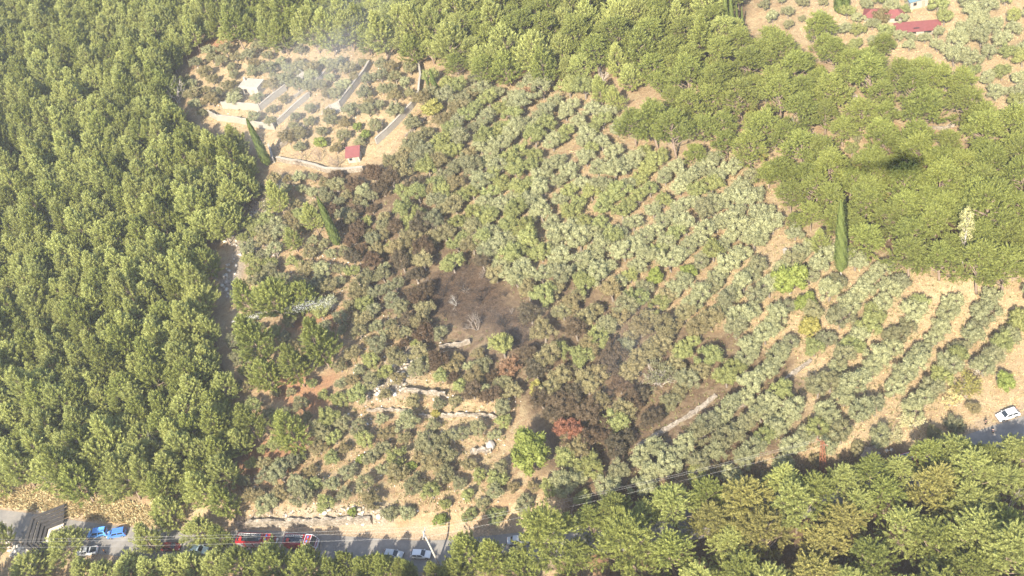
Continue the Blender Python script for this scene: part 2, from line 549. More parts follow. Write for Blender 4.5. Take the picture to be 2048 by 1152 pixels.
def cypress_mesh(seed, mat, H=18.0, R=1.15, z0=1.3, n=9000):
    rng = np.random.default_rng(seed)
    u = rng.uniform(0, 1, n) ** .9
    prof = np.clip(u / .12, 0, 1) ** .5 * (1 - u) ** .55 * 1.12
    a = rng.uniform(0, 6.283, n)
    rr = R * prof * (1 + .10 * np.sin(a * 5 + u * 30) + .06 * np.sin(a * 9 - u * 55)) * rng.uniform(.76, 1.14, n)
    out = np.stack([np.cos(a), np.sin(a), np.zeros(n)], 1)
    P = out * rr[:, None] + np.stack([np.zeros(n), np.zeros(n), z0 + u * (H - z0)], 1)
    ax = unit(out * .22 + np.array([0, 0, 1]) + rng.normal(0, .1, (n, 3)))
    V1 = cards(P, ax, unit(out + rng.normal(0, .3, (n, 3))), rng.uniform(.4, .8, n), rng.uniform(.14, .26, n), rng)
    tone = np.clip(.5 + .25 * np.sin(a * 5 + u * 30) + rng.normal(0, .18, n), 0, 1)
    # opaque heart of the column
    m = 14; zz = np.linspace(0, 1, 26)
    rad = R * .72 * np.clip(zz / .12, 0, 1) ** .5 * (1 - zz) ** .55 * 1.1 + .02
    V2 = np.array([[math.cos(6.2832 * j / m) * rad[i], math.sin(6.2832 * j / m) * rad[i], z0 + .1 + zz[i] * (H - z0 - .3)] for i in range(26) for j in range(m)])
    k = len(V1)
    F2 = np.array([[k + i * m + j, k + i * m + (j + 1) % m, k + (i + 1) * m + (j + 1) % m, k + (i + 1) * m + j] for i in range(25) for j in range(m)])
    return mesh_np('crown', np.vstack([V1, V2]), [np.arange(k).reshape(-1, 4), F2], [mat], np.concatenate([np.repeat(tone, 4), np.full(len(V2), .15)]))

def bare_tree(seed, mat, H=5.0, spread=2.6, levels=4, r0=.16):
    rng = np.random.default_rng(seed); mb = MB()
    def grow(p, d, L, r, lv):
        q = p + d * L
        mid = (p + q) / 2 + rng.normal(0, .07 * L, 3)
        mb.tube([p, mid, q], [r, r * .8, r * .62], 5 if lv else 7, False)
        if lv >= levels: return
        for k in range(3 if lv < 2 else 2 + int(rng.random() < .6)):
            nd = unit(d + rng.normal(0, .55, 3) + np.array([0, 0, .12]))
            grow(q if k else mid, nd, L * rng.uniform(.62, .85), r * .6, lv + 1)
    for k in range(3):
        a = k * 2.1 + rng.uniform(0, 1)
        grow(np.array([0, 0, -.3]), unit(np.array([math.cos(a) * .5 * spread / H, math.sin(a) * .5 * spread / H, .8])), H * .33, r0, 0)
    return mb.mesh('branches', mat)

# ------------------------------------------------------------------ the ground
def axis_coords(a, b, step, far):
    mid = np.arange(a, b + .01, step)
    o = []; d = step; p = 0.0
    while p < far:
        d *= 1.35; p += d; o.append(p)
    o = np.array(o)
    return np.concatenate([(a - o)[::-1], mid, b + o])
gx = axis_coords(-230, 230, 1.0, 3000); gy = axis_coords(70, 480, 1.0, 3000)
GX, GY = np.meshgrid(gx, gy)
gxf, gyf = GX.ravel(), GY.ravel()
core = (gxf > -420) & (gxf < 420) & (gyf > -100) & (gyf < 720)
gz = np.zeros(len(gxf))
gz[core] = hgt(gxf[core], gyf[core])
gz[~core] = np.clip(hgt(gxf[~core], gyf[~core]), -2.3, 11)
GV = np.stack([gxf, gyf, gz], 1)
nx_, ny_ = len(gx), len(gy)
idx = np.arange(nx_ * ny_).reshape(ny_, nx_)
GF = np.stack([idx[:-1, :-1].ravel(), idx[:-1, 1:].ravel(), idx[1:, 1:].ravel(), idx[1:, :-1].ravel()], 1)
front = (GV - CAM) @ FWD > 40
gpx = np.full(len(GV), -9999.0); gpy = gpx.copy()
a_, b_ = project(GV[front]); gpx[front] = a_; gpy[front] = b_
jx = gpx + 16 * wnoise(gxf, gyf, 23, 31) + 9 * wnoise(gxf, gyf, 9, 21) + 6 * wnoise(gxf, gyf, 4, 22)
jy = gpy + 12 * wnoise(gxf, gyf, 21, 33) + 8 * wnoise(gxf, gyf, 9, 23) + 5 * wnoise(gxf, gyf, 4, 24)

FOREST_LEFT = [(-900, -900), (430, -900), (420, 40), (345, 110), (335, 210), (400, 262), (500, 290), (505, 350), (470, 430), (415, 480),
               (395, 560), (415, 640), (450, 780), (480, 900), (440, 960), (300, 985), (0, 958), (-900, 930)]
FOREST_TOP = [(420, -900), (1500, -900), (1500, 50), (1440, 100), (1290, 130), (1220, 125), (1120, 135), (900, 128), (850, 92), (700, 70), (560, 75), (470, 62), (420, 60)]
FOREST_RIGHT = [(1560, 345), (1690, 320), (1750, 305), (2500, 250), (2500, 545), (1950, 530), (1830, 515), (1740, 470), (1640, 425)]
FOREST_BOTTOM = [(1190, 1010), (1350, 975), (1500, 960), (1640, 955), (1790, 945), (1850, 900), (1930, 880), (2500, 900), (2500, 1700), (1190, 1700)]
COMPOUND = [(345, 165), (385, 105), (480, 80), (560, 86), (700, 80), (850, 100), (872, 190), (800, 285), (725, 342), (560, 330), (480, 255), (390, 240)]
BURN = [(850, 590), (865, 548), (920, 525), (985, 545), (1020, 585), (1060, 640), (1075, 690), (1020, 690), (960, 655), (930, 660), (880, 630)]
SCORCHED = [(640, 345), (740, 345), (880, 420), (1000, 540), (1150, 560), (1320, 620), (1500, 680), (1600, 740), (1600, 900), (1200, 985), (1085, 930),
            (1020, 790), (850, 710), (740, 600), (690, 450)]
OPEN_TAN = [COMPOUND, [(1380, 560), (1560, 470), (1700, 520), (2300, 560), (2300, 700), (1900, 800), (1700, 890), (1620, 820), (1520, 700)],
            [(0, 968), (110, 985), (240, 1000), (310, 1020), (330, 1062), (160, 1052), (0, 1018)],
            [(1860, 700), (2500, 640), (2500, 800), (2060, 850), (1900, 860), (1760, 890), (1700, 930), (1620, 960), (1640, 900), (1800, 800)],
            [(1480, -900), (2500, -900), (2500, 260), (1960, 235), (1820, 120), (1660, 100), (1600, 70)],
            [(1690, 215), (1730, 240), (1720, 300), (1680, 310), (1670, 250)]]
RUBBLE = [[(555, 350), (575, 360), (540, 420), (505, 470), (560, 505), (560, 535), (510, 520), (470, 545), (480, 600), (455, 600), (430, 560), (480, 500), (440, 480), (500, 420)],
          [(500, 1030), (760, 1010), (770, 1048), (500, 1056)], [(740, 790), (800, 700), (850, 690), (830, 740), (790, 800)], [(1715, 900), (1770, 870), (1785, 900), (1740, 930)]]
RED = [[(455, 395), (520, 380), (510, 430), (450, 450)], [(590, 640), (690, 610), (700, 660), (590, 680)], [(540, 730), (680, 760), (640, 850), (540, 800)],
       [(470, 880), (640, 860), (560, 960), (470, 970)], [(360, 95), (470, 75), (440, 100), (370, 140)], [(1000, 130), (1200, 145), (1200, 165), (960, 140)],
       [(1180, 1060), (1360, 1060), (1200, 1152), (1120, 1120)], [(1900, 1080), (2048, 1050), (2048, 1152), (1900, 1152)]]

def mask(polys, px=jx, py=jy):
    m = np.zeros(len(px), bool)
    for p in polys: m |= in_poly(px, py, p)
    q = m.astype(np.float32).reshape(ny_, nx_)
    for _ in range(3):
        q[1:-1, 1:-1] = (q[1:-1, 1:-1] * 2 + q[:-2, 1:-1] + q[2:, 1:-1] + q[1:-1, :-2] + q[1:-1, 2:]) / 6
    return q.ravel()
me = mesh_np('ground', GV, [GF], smooth=True)
sd = road_s(gxf, gyf)
attrs = {
 'litter_and_shade': np.maximum(mask([[(1130, 985), (1500, 945), (1680, 915), (1760, 895), (1840, 900), (1700, 1000), (1130, 1110)], FOREST_LEFT, FOREST_TOP, FOREST_RIGHT, FOREST_BOTTOM]), (~(core & front)).astype(np.float32) * .8),  # forest litter, plus a roadside band darkened to paint in its shade
 'tan': mask(OPEN_TAN), 'burn': mask([BURN]), 'scorch': mask([SCORCHED]), 'rubble': mask(RUBBLE), 'red': mask(RED),
 'verge': (((jx < 1120) | (jx > 1880)) & (np.abs(sd) < 6.2 + wnoise(gxf, gyf, 6, 5)) & (np.abs(sd) > 0)).astype(np.float32),
}
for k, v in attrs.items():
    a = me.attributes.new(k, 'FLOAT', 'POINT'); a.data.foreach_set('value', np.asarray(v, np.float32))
m, n = nt('dry_hillside_soil')
n1 = noise(n, .11, 6, .65); n2 = noise(n, .9, 6, .7); n3 = noise(n, 4.0, 4, .7); n4 = noise(n, .35, 5, .6, dist=1.5)
soil = ramp(n, n1, [(.30, (.37, .245, .135)), (.5, (.43, .305, .175)), (.68, (.48, .365, .22))])
soil = mixc(n, ramp(n, n4, [(.45, (0, 0, 0)), (.62, (1, 1, 1))]), soil, (.51, .41, .24))
soil = mixc(n, ramp(n, n2, [(.52, (0, 0, 0)), (.72, (.75, .75, .75))]), soil, (.27, .165, .09))
tan_ = ramp(n, n4, [(.3, (.46, .325, .185)), (.5, (.56, .43, .25)), (.7, (.62, .49, .29))])
tan_ = mixc(n, ramp(n, n2, [(.5, (0, 0, 0)), (.75, (.7, .7, .7))]), tan_, (.40, .245, .13))
c = mixc(n, attr(n, 'tan'), soil, tan_)
c = mixc(n, mathn(n, 'MULTIPLY', attr(n, 'red'), .75), c, mixc(n, n2, (.34, .145, .075), (.46, .235, .13)))
c = mixc(n, attr(n, 'litter_and_shade'), c, mixc(n, n2, (.055, .04, .026), (.17, .11, .065)))
c = mixc(n, mathn(n, 'MULTIPLY', attr(n, 'scorch'), .35), c, (.09, .066, .05))
ash = mixc(n, ramp(n, n4, [(.4, (0, 0, 0)), (.6, (1, 1, 1))]), ramp(n, n2, [(.3, (.016, .014, .014)), (.5, (.04, .032, .028)), (.72, (.15, .13, .115))]), ramp(n, n2, [(.3, (.03, .021, .016)), (.5, (.07, .045, .031)), (.72, (.15, .092, .06))]))
c = mixc(n, mathn(n, 'MULTIPLY', attr(n, 'scorch'), ramp(n, n4, [(.36, (.95, .95, .95)), (.66, (.25, .25, .25))])), c,
         mixc(n, n2, (.06, .044, .033), (.17, .115, .075)))
c = mixc(n, attr(n, 'burn'), c, ash)
vor = N(n, 'ShaderNodeTexVoronoi'); vor.inputs['Scale'].default_value = 1.7
tc = n.nodes.new('ShaderNodeTexCoord'); n.links.new(tc.outputs['Object'], vor.inputs['Vector'])
rub = mixc(n, vor.outputs['Distance'], (.56, .52, .45), (.20, .17, .14))
c = mixc(n, mathn(n, 'MULTIPLY', attr(n, 'rubble'), .85), c, rub)
c = mixc(n, mathn(n, 'MULTIPLY', attr(n, 'verge'), .7), c, mixc(n, n2, (.36, .27, .19), (.52, .42, .30)))
c = mixc(n, ramp(n, n3, [(.35, (.7, .7, .7)), (.58, (0, 0, 0))]), c, (.20, .14, .085), 'MIX')
bmp = mathn(n, 'ADD', n3, mathn(n, 'MULTIPLY', n2, 2.0))
c = mixc(n, 1.0, c, (.74, .74, .74), 'MULTIPLY')
finish(m, n, c, .95, .08, 0, bmp, .8, .25)
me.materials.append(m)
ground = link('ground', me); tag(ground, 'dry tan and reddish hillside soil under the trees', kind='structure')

# ------------------------------------------------------------------ the road
def ribbon(name, P, half, z, mat, parent=None, wob=0.0, kind=None):
    P = np.asarray(P)[:, :2]; V = []; Fc = []
    for i, p in enumerate(P):
        d = P[min(i + 1, len(P) - 1)] - P[max(i - 1, 0)]; d = d / np.linalg.norm(d); nn = np.array([-d[1], d[0]])
        for k in np.linspace(-1, 1, 5):
            q = p + nn * half * k * (1 + wob * math.sin(i * 1.7 + k) * .5)
            V.append((q[0], q[1], (float(hgt(q[0], q[1])) if z is None else 0) + (z if z is not None else .06)))
    for i in range(len(P) - 1):
        for k in range(4):
            a = i * 5 + k; Fc.append((a, a + 1, a + 6, a + 5))
    mb = MB(); mb.V = V; mb.F = Fc
    return mb.build(name, mat, parent)
m, n = nt('worn_asphalt')
n1 = noise(n, .25, 6, .7); n2 = noise(n, 6, 4, .7)
c = ramp(n, n1, [(.3, (.13, .123, .112)), (.5, (.19, .178, .16)), (.7, (.26, .24, .21))])
c = mixc(n, ramp(n, n2, [(.4, (0, 0, 0)), (.7, (.35, .35, .35))]), c, (.12, .115, .11))
M_ROAD = finish(m, n, c, .9, .2, 0, n2, .2, .02)
road_line = catmull(ROAD[1:-1], 2)
road = ribbon('road', road_line, 3.6, .035, M_ROAD); tag(road, 'grey worn asphalt road along the foot of the slope', kind='structure')
M_KERB = plain('pale_concrete', (.45, .41, .34), .85, .2, 0, .2, 2.0, True)
kp = [at0(p[0], p[1]) for p in [(-160, 1012), (-60, 1010), (0, 1012), (30, 1010), (52, 1014), (78, 1023), (112, 1030)]]
mb = MB()
for a, b in zip(kp[:-1], kp[1:]):
    d = b - a; L = np.hypot(d[0], d[1]); mb.box(((a + b) / 2 + (0, 0, .14)), (L + .1, .4, .5), rz=math.atan2(d[1], d[0]))
tag(mb.build('kerb', M_KERB), 'pale concrete kerb edging the far side of the road', kind='structure')

# ------------------------------------------------------------------ proto meshes
print('building foliage')
OLIVE = [(olive_trunk(40 + i, M_BARK_OLIVE), olive_crown(40 + i, L_OLIVE, lobes=36 + 5 * (i % 4), R=2.35 + .15 * (i % 4), rz=1.5 + .18 * (i % 3))) for i in range(9)]
SHRUB = [(olive_trunk(70 + i, M_BARK_OLIVE, 1.6, 2.0), olive_crown(70 + i, L_OLIVE_GREY, lobes=40, R=2.2, zc=2.1, rz=1.5, n=230, size=.215, lr=(.38, .72))) for i in range(4)]
LEAFY = [(olive_trunk(80 + i, M_BARK_OLIVE, 2.6, 3.4), olive_crown(80 + i, L_LIME, lobes=60, R=2.8, zc=3.4, rz=2.4, n=140, size=.42, lr=(.45, .85))) for i in range(3)]
SPARSE = [(bare_tree(90 + i, M_PALEBARK, 3.6, 4.2, 4, .09), olive_crown(90 + i, L_PALE, lobes=30, R=2.4, zc=2.0, rz=1.3, n=36, size=.28, lr=(.45, .8))) for i in range(2)]
def pine_set(seed, kind, **kw):
    f = pine_dense if kind == 'd' else pine_umbrella
    H = kw.get('H', 11.5 if kind == 'd' else 12.5)
    cm, tips = f(seed, L_PINE, **kw)
    return pine_trunk(seed, M_BARK, tips, H, .24 if kind == 'd' else .33, .3 if kind == 'd' else .5, 6 if kind == 'd' else 2, 1.1 if kind == 'd' else 1.8), cm
PINE_D = [pine_set(10 + i, 'd', H=(10.2, 12.6, 11.2, 14.0, 12.0, 13.2, 9.6, 11.8)[i], R=(4.7, 4.0, 4.5, 3.9, 5.0, 4.2, 4.4, 3.6)[i], z0=2.2 + .5 * (i % 4), cone=(0, 1, .4, 1, .2, .8, .5, 1)[i]) for i in range(8)]
PINE_U = [pine_set(20 + i, 'u', H=11.5 + 1.1 * (i % 4), R=5.0 + .45 * (i % 3), pads=13 + i % 5) for i in range(7)]
CYP = [cypress_mesh(30, L_CYPRESS, 24, 1.75, 1.9, 12000), cypress_mesh(31, L_CYPRESS, 18, 1.35, .6, 8000)]
BARE = [bare_tree(100 + i, M_CHAR, 4.8, 3.4 + i % 2, 4, .10) for i in range(5)]

def tree(name, proto, base, scale, rz, label, cat, group=None, mat=None, bark=None, sz=1.0):
    r = empty(name, base, rz, (scale, scale, scale * sz))
    t = link('trunk', proto[0], r, mat=bark)
    if proto[1] is not None: link('crown', proto[1], r, mat=mat)
    return tag(r, label, cat, group)

PLACED = []   # crown centres in the world: (x, y, r) so that fill-in sampling keeps its distance
def free(x, y, r, k=.8):
    for a, b, q in PLACED:
        if (a - x) ** 2 + (b - y) ** 2 < (k * (q + r)) ** 2: return False
    return True

def px_per_m(p):
    return F_PX / ((np.array(p) - CAM) @ FWD)

# every tree is first noted here, then built: dict(kind, base, scale, proto index, material, label words)
TREES = []
def note(kind, pxy, rpx=None, r=None, zc=None, mat=None, where=None, var=None, sz=1.0, bark=None):
    """kind o olive, s shrub, l leafy, p sparse, d dense pine, u umbrella pine; pxy is the crown's centre in the picture"""
    R0 = {'o': 3.2, 's': 2.8, 'l': 3.8, 'p': 3.0, 'd': 4.4, 'u': 5.6}[kind]
    Z0 = {'o': 3.5, 's': 2.2, 'l': 3.4, 'p': 2.2, 'd': 7.2, 'u': 9.6}[kind]
    g = at(*pxy, 0)
    if rpx: r = rpx / px_per_m(g)
    sc = r / R0
    for _ in range(2): g = at(*pxy, (zc or Z0 * sc * sz))
    TREES.append(dict(kind=kind, base=g, scale=sc, mat=mat, where=where, var=var, px=pxy, r=r, sz=sz, bark=bark))
    PLACED.append((g[0], g[1], r))

def fill(kind, poly, spacing, rr, mats, holes=(), where=None, keep=1.0, seed=0, k=.8, sz=(.9, 1.1), outside=False, world_box=(-230, 230, 75, 475), zc=0.0):
    """poisson sampling of a picture polygon on the relief"""
    rng = np.random.default_rng(seed)
    x0, x1, y0, y1 = world_box
    step = spacing * .55
    cand = [(x + rng.uniform(-.5, .5) * step, y + rng.uniform(-.5, .5) * step) for x in np.arange(x0, x1, step) for y in np.arange(y0, y1, step)]
    rng.shuffle(cand)
    C = np.array(cand); z = hgt(C[:, 0], C[:, 1])
    P = np.stack([C[:, 0], C[:, 1], z + zc], 1)
    px, py = project(P)
    ok = in_poly(px, py, poly)
    for (hx, hy, hr) in holes: ok &= np.hypot(px - hx, (py - hy) * 1.25) > hr
    ok &= np.abs(road_s(C[:, 0], C[:, 1])) > 5.0
    R0 = {'o': 3.2, 's': 2.8, 'l': 3.8, 'p': 3.0, 'd': 4.4, 'u': 5.6}[kind[0]]
    got = []
    for i in np.nonzero(ok)[0]:
        x, y = C[i]
        r = rng.uniform(*rr)
        if rng.random() > keep: continue
        if any((a - x) ** 2 + (b - y) ** 2 < (spacing * .9) ** 2 for a, b in got): continue
        if not free(x, y, r, k): continue
        got.append((x, y))
        kd = kind[rng.integers(len(kind))] if len(kind) > 1 else kind
        R0 = {'o': 3.2, 's': 2.8, 'l': 3.8, 'p': 3.0, 'd': 4.4, 'u': 5.6}[kd]
        TREES.append(dict(kind=kd, base=np.array([x, y, z[i]]), scale=r / R0, mat=mats[rng.integers(len(mats))], where=where, var=None, px=(px[i], py[i]), r=r, sz=rng.uniform(*sz), bark=None))
    for (x, y), t in zip(got, TREES[-len(got):] if got else []): PLACED.append((x, y, t['r']))
    return len(got)

# ------------------------------------------------------------------ stone walls
m, n = nt('dry_stone')
tc = n.nodes.new('ShaderNodeTexCoord')
vor = N(n, 'ShaderNodeTexVoronoi'); vor.inputs['Scale'].default_value = 2.6; n.links.new(tc.outputs['Object'], vor.inputs['Vector'])
vor2 = N(n, 'ShaderNodeTexVoronoi'); vor2.feature = 'DISTANCE_TO_EDGE'; vor2.inputs['Scale'].default_value = 2.6; n.links.new(tc.outputs['Object'], vor2.inputs['Vector'])
bw = n.nodes.new('ShaderNodeRGBToBW'); n.links.new(vor.outputs['Color'], bw.inputs[0])
c = ramp(n, bw.outputs[0], [(.2, (.17, .145, .11)), (.5, (.245, .21, .165)), (.8, (.33, .29, .235))])
c = mixc(n, ramp(n, vor2.outputs['Distance'], [(0, (1, 1, 1)), (.06, (0, 0, 0))]), c, (.2, .16, .12))
M_STONE = finish(m, n, c, .95, .1, 0, vor2.outputs['Distance'], 1.0, .15)
M_PLASTER = plain('sunbleached_plaster', (.29, .265, .22), .9, .15, 0, .3, 1.2, True)
M_GREYWALL = plain('grey_stone_render', (.29, .27, .235), .9, .15, 0, .3, 1.5, True)

def wall(label, pts, h, t, mat, rough=.05, cap=None, name='stone_wall', step=.8):
    W = [at(*p)[:2] for p in pts]
    out = []
    for a, b in zip(W[:-1], W[1:]):
        k = max(1, int(np.hypot(*(b - a)) / step))
        out += [a + (b - a) * i / k for i in range(k)]
    out.append(W[-1]); out = np.array(out)
    base = out.mean(0)
    rng = np.random.default_rng(int(abs(base[0]) * 97) % 9999)
    zb = float(hgt(*base)); mb = MB(); rings = []
    for i, p in enumerate(out):
        d = out[min(i + 1, len(out) - 1)] - out[max(i - 1, 0)]; d /= np.linalg.norm(d); nn = np.array([-d[1], d[0]])
        z = float(hgt(p[0], p[1])) - zb
        r = rng.normal(0, rough, 6)
        l = p - base + nn * t * (.5 + r[0]); q = p - base - nn * t * (.5 + r[1])
        l2 = p - base + nn * t * (.42 + r[2]); q2 = p - base - nn * t * (.42 + r[3])
        rings.append([(q[0], q[1], z - .6), (q2[0], q2[1], z + h * (1 + r[4])), (l2[0], l2[1], z + h * (1 + r[5])), (l[0], l[1], z - .6)])
    mb.loft(rings)
    r_ = empty(name, (base[0], base[1], zb))
    mb.build('wall_body', mat, r_)
    if cap is not None:
        mc = MB()
        rr = []
        for i, p in enumerate(out):
            d = out[min(i + 1, len(out) - 1)] - out[max(i - 1, 0)]; d /= np.linalg.norm(d); nn = np.array([-d[1], d[0]])
            z = float(hgt(p[0], p[1])) - zb + h * 1.03; l = p - base + nn * t * .58; q = p - base - nn * t * .58
            rr.append([(q[0], q[1], z), (q[0], q[1], z + .14), (l[0], l[1], z + .14), (l[0], l[1], z)])
        mc.loft(rr); mc.build('coping', cap, r_)
    return tag(r_, label, 'wall')

wall('curved grey boundary wall running down the right side of the walled terraces', [(840, 133), (844, 161), (840, 194), (826, 217), (798, 247), (776, 269), (754, 289)], 2.0, .5, M_GREYWALL, .02, M_PLASTER)
wall('long pale wall along the foot of the walled terraces, below the red hut', [(556, 322), (576, 326), (604, 330), (632, 337), (651, 344), (687, 346), (728, 342)], 1.5, .6, M_STONE, .05, M_PLASTER)
wall('short grey return wall right beside the leaning cypress', [(541, 298), (545, 310), (549, 326)], 1.9, .5, M_GREYWALL, .02, M_PLASTER)
wall('bright plastered retaining wall facing the forest at the terraces lower left', [(418, 231), (437, 241), (471, 244), (495, 249), (518, 255), (551, 259)], 2.2, .5, M_PLASTER, .02)
wall('white front wall of the raised terrace below the small house', [(447, 217), (475, 218), (505, 220), (523, 222)], 2.6, .5, M_PLASTER, .01)
wall('side wall climbing from the white front wall to the small house', [(523, 221), (545, 202), (574, 180)], 2.0, .45, M_GREYWALL, .02, M_PLASTER)
wall('left side wall of the raised terrace beside the forest', [(447, 216), (460, 206), (475, 196)], 1.6, .45, M_PLASTER, .02)
wall('grey terrace wall in the middle of the walled plot, left one', [(557, 250), (585, 224), (607, 205), (620, 194)], 1.7, .5, M_GREYWALL, .03, M_PLASTER)
wall('grey terrace wall running up to the pine wood above the plot', [(622, 178), (645, 158), (668, 137), (682, 124)], 1.5, .45, M_GREYWALL, .03, M_PLASTER)
wall('tall grey terrace wall right of the white steps', [(681, 216), (698, 194), (715, 172), (731, 152), (742, 133)], 2.2, .5, M_GREYWALL, .02, M_PLASTER)
wall('low stone wall from the return wall up through the plot', [(557, 300), (580, 283), (600, 268), (616, 254)], 1.5, .5, M_STONE, .05)
wall('short low wall just left of the white steps', [(646, 230), (655, 222), (663, 215)], 1.2, .45, M_PLASTER, .03)
wall('low wall between the dusty beds near the plot centre', [(590, 196), (606, 184), (625, 170)], 1.0, .4, M_PLASTER, .03)
wall('short pale wall at the top of the walled plot under the pines', [(548, 92), (558, 99), (568, 108)], 1.3, .45, M_PLASTER, .02)
wall('low stone edging right of the curved boundary wall', [(852, 238), (830, 258), (812, 275)], .8, .5, M_STONE, .06)
wall('dry stone terrace wall left of centre below the burnt patch', WALLS_PX['slope_d'][0], 1.3, .55, M_STONE, .12)
wall('dry stone terrace wall on the slope, uppermost of the lower terraces', WALLS_PX['slope_a'][0], 1.3, .55, M_STONE, .14)
wall('broken dry stone wall left of the longest lower terrace wall', WALLS_PX['slope_b'][0], .8, .5, M_STONE, .16)
wall('longest dry stone wall on the lower terraces, ending by the bright green tree', WALLS_PX['slope_c'][0], 1.0, .5, M_STONE, .16)
wall('short tumbled stone wall under the grey boulder', WALLS_PX['slope_e'][0], 1.1, .9, M_STONE, .18)
wall('rough stone revetment above the road behind the fire engines', WALLS_PX['road_face'][0], 1.9, .8, M_STONE, .12)
wall('long low pale stone wall crossing the scorched grove', [(1276, 893), (1303, 877), (1330, 861), (1357, 845), (1384, 829), (1410, 810), (1432, 792)], .5, 1.1, M_STONE, .12)
wall('short low stone wall on the right of the scorched grove', [(1558, 770), (1580, 752), (1600, 738), (1622, 722)], .5, .9, M_STONE, .12)
wall('tiny low stone wall between the two longer grove walls', [(1470, 820), (1480, 814), (1490, 808)], .5, .7, M_STONE, .12)
wall('low pale stone bank wall under the umbrella pines at upper right', [(1789, 222), (1806, 234), (1825, 245), (1850, 257), (1890, 259), (1922, 246)], .9, .7, M_STONE, .12)
wall('thin broken stone wall left of the umbrella pines', [(1664, 177), (1682, 184), (1700, 190), (1720, 199)], .6, .6, M_STONE, .14)
wall('pale wall below the slim cypresses at upper right', [(1468, 90), (1482, 96), (1497, 102), (1512, 104)], .9, .6, M_STONE, .1)
wall('stone footing at the right end of the road bank', [(1722, 920), (1735, 908), (1752, 897), (1764, 890)], 1.2, 1.2, M_STONE, .2)

# ------------------------------------------------------------------ buildings
M_RED = plain('red_metal_roof', (.165, .055, .052), .75, .25, 0, .3, 1.0)
M_BLUE_ROOF = plain('blue_grey_roof', (.10, .17, .20), .6, .4, 0, .2, 1.0)
M_DARK = plain('dark_opening', (.02, .02, .022), .5, .4, 0, .2)
M_WHITE = plain('white_wash', (.33, .305, .26), .85, .2, 0, .2, 1.0, True)
M_TIMBER = plain('weathered_timber', (.30, .25, .19), .9, .1, 0, .3, 4.0)

def heading(a, b):
    p, q = at(*a), at(*b); return math.atan2(q[1] - p[1], q[0] - p[0])

def roof_sheet(mb, L, W, z0, z1, x0=0.0, t=.12, ov=.35):
    """one pitch from y=-W/2 (z0) to y=+W/2 (z1)"""
    a, b = L / 2 + ov, W / 2 + ov
    s = (z1 - z0) / W
    V = [(-a, -b, z0 - s * ov), (a, -b, z0 - s * ov), (a, b, z1 + s * ov), (-a, b, z1 + s * ov)]
    V += [(x, y, z + t) for x, y, z in V]
    mb.add(V, [(3, 2, 1, 0), (4, 5, 6, 7), (0, 1, 5, 4), (1, 2, 6, 5), (2, 3, 7, 6), (3, 0, 4, 7)])

def openings(r, W, rects, door=None, y=None):
    y = -W / 2 if y is None else y
    for (x, z, w, h) in rects:
        f = MB()
        f.box((x, y - .03, z + h / 2 + .05), (w + .16, .1, .1)); f.box((x, y - .03, z - h / 2 - .05), (w + .16, .14, .1))
        f.box((x - w / 2 - .04, y - .03, z), (.08, .1, h)); f.box((x + w / 2 + .04, y - .03, z), (.08, .1, h))
        o = f.build('window', M_TIMBER, r)
        p = MB().box((x, y - .012, z), (w, .03, h)).build('pane', M_DARK, o)
    if door:
        x, w, h = door
        d = MB().box((x, y - .03, h / 2), (w, .08, h)).build('door', M_TIMBER, r)
        MB().box((x + w * .35, y - .09, h * .5), (.05, .06, .12)).build('handle', M_DARK, d)

# small house in the walled plot
g = at(509, 182); r = empty('small_house', g, heading((484, 181), (534, 186)))
b = MB(); b.box((0, 2.1, 1.4), (7.2, .3, 3.4)); b.box((0, -2.1, 1.4), (7.2, .3, 3.4)); b.box((-3.45, 0, 1.4), (.3, 3.9, 3.4)); b.box((3.45, 0, 1.4), (.3, 3.9, 3.4))
b.build('wall', M_WHITE, r)
MB().box((0, 0, 2.95), (6.6, 3.9, .2)).build('roof', M_PLASTER, r)
openings(r, 4.5, [(-1.2, 1.6, 1.1, 1.5)], (1.4, 1.0, 2.0))
MB().box((-2.9, 1.2, 3.5), (.6, .6, 1.4)).build('chimney', M_WHITE, r)
tag(r, 'small white flat roofed house with one dark window in the walled plot', 'house')
# pointed hut
g = at(607, 160); r = empty('garden_hut', g, .5)
MB().box((0, 0, .7), (2.0, 2.0, 1.8)).build('wall', M_PLASTER, r)
mb = MB(); mb.add([(-1.3, -1.3, 1.55), (1.3, -1.3, 1.55), (1.3, 1.3, 1.55), (-1.3, 1.3, 1.55), (0, 0, 4.4)], [(3, 2, 1, 0), (0, 1, 4), (1, 2, 4), (2, 3, 4), (3, 0, 4)])
mb.build('roof', M_GREYWALL, r)
MB().box((.2, -1.02, .8), (.7, .06, 1.5)).build('door', M_TIMBER, r)
tag(r, 'small hut with a steep pointed pale grey roof amid the walled plot', 'hut')
# white steps with railings
g = at(672, 221); r = empty('stone_steps', g, heading((655, 214), (688, 226)) + 1.1)
for i in range(7):
    MB().box((0, i * .45 - 1.4, .1 + i * .12), (2.6, .46, .3 + i * .24)).build('step', M_WHITE, r)
for x in (-1.35, 1.35):
    mb = MB()
    for i in range(5): mb.tube([(x, i * .72 - 1.4, .2), (x, i * .72 - 1.4, 1.5 + i * .2)], .045, 5)
    mb.tube([(x, -1.4, 1.5), (x, 1.5, 2.3)], .05, 5); mb.build('railing', M_WHITE, r)
tag(r, 'flight of white steps with railings in the middle of the walled plot', 'steps')
# hut with a red roof at the foot of the walled plot
g = at(711, 319); r = empty('red_roofed_hut', g, heading((698, 322), (728, 318)))
MB().box((0, 0, 1.0), (3.4, 2.6, 2.6)).build('wall', M_WHITE, r)
mb = MB(); roof_sheet(mb, 3.6, 2.8, 2.25, 3.3); mb.build('roof', M_RED, r)
openings(r, 2.6, [(-.8, 1.3, .8, .8)], (.8, .8, 1.8))
tag(r, 'little white hut with a single pitch red roof inside the lower wall', 'hut')
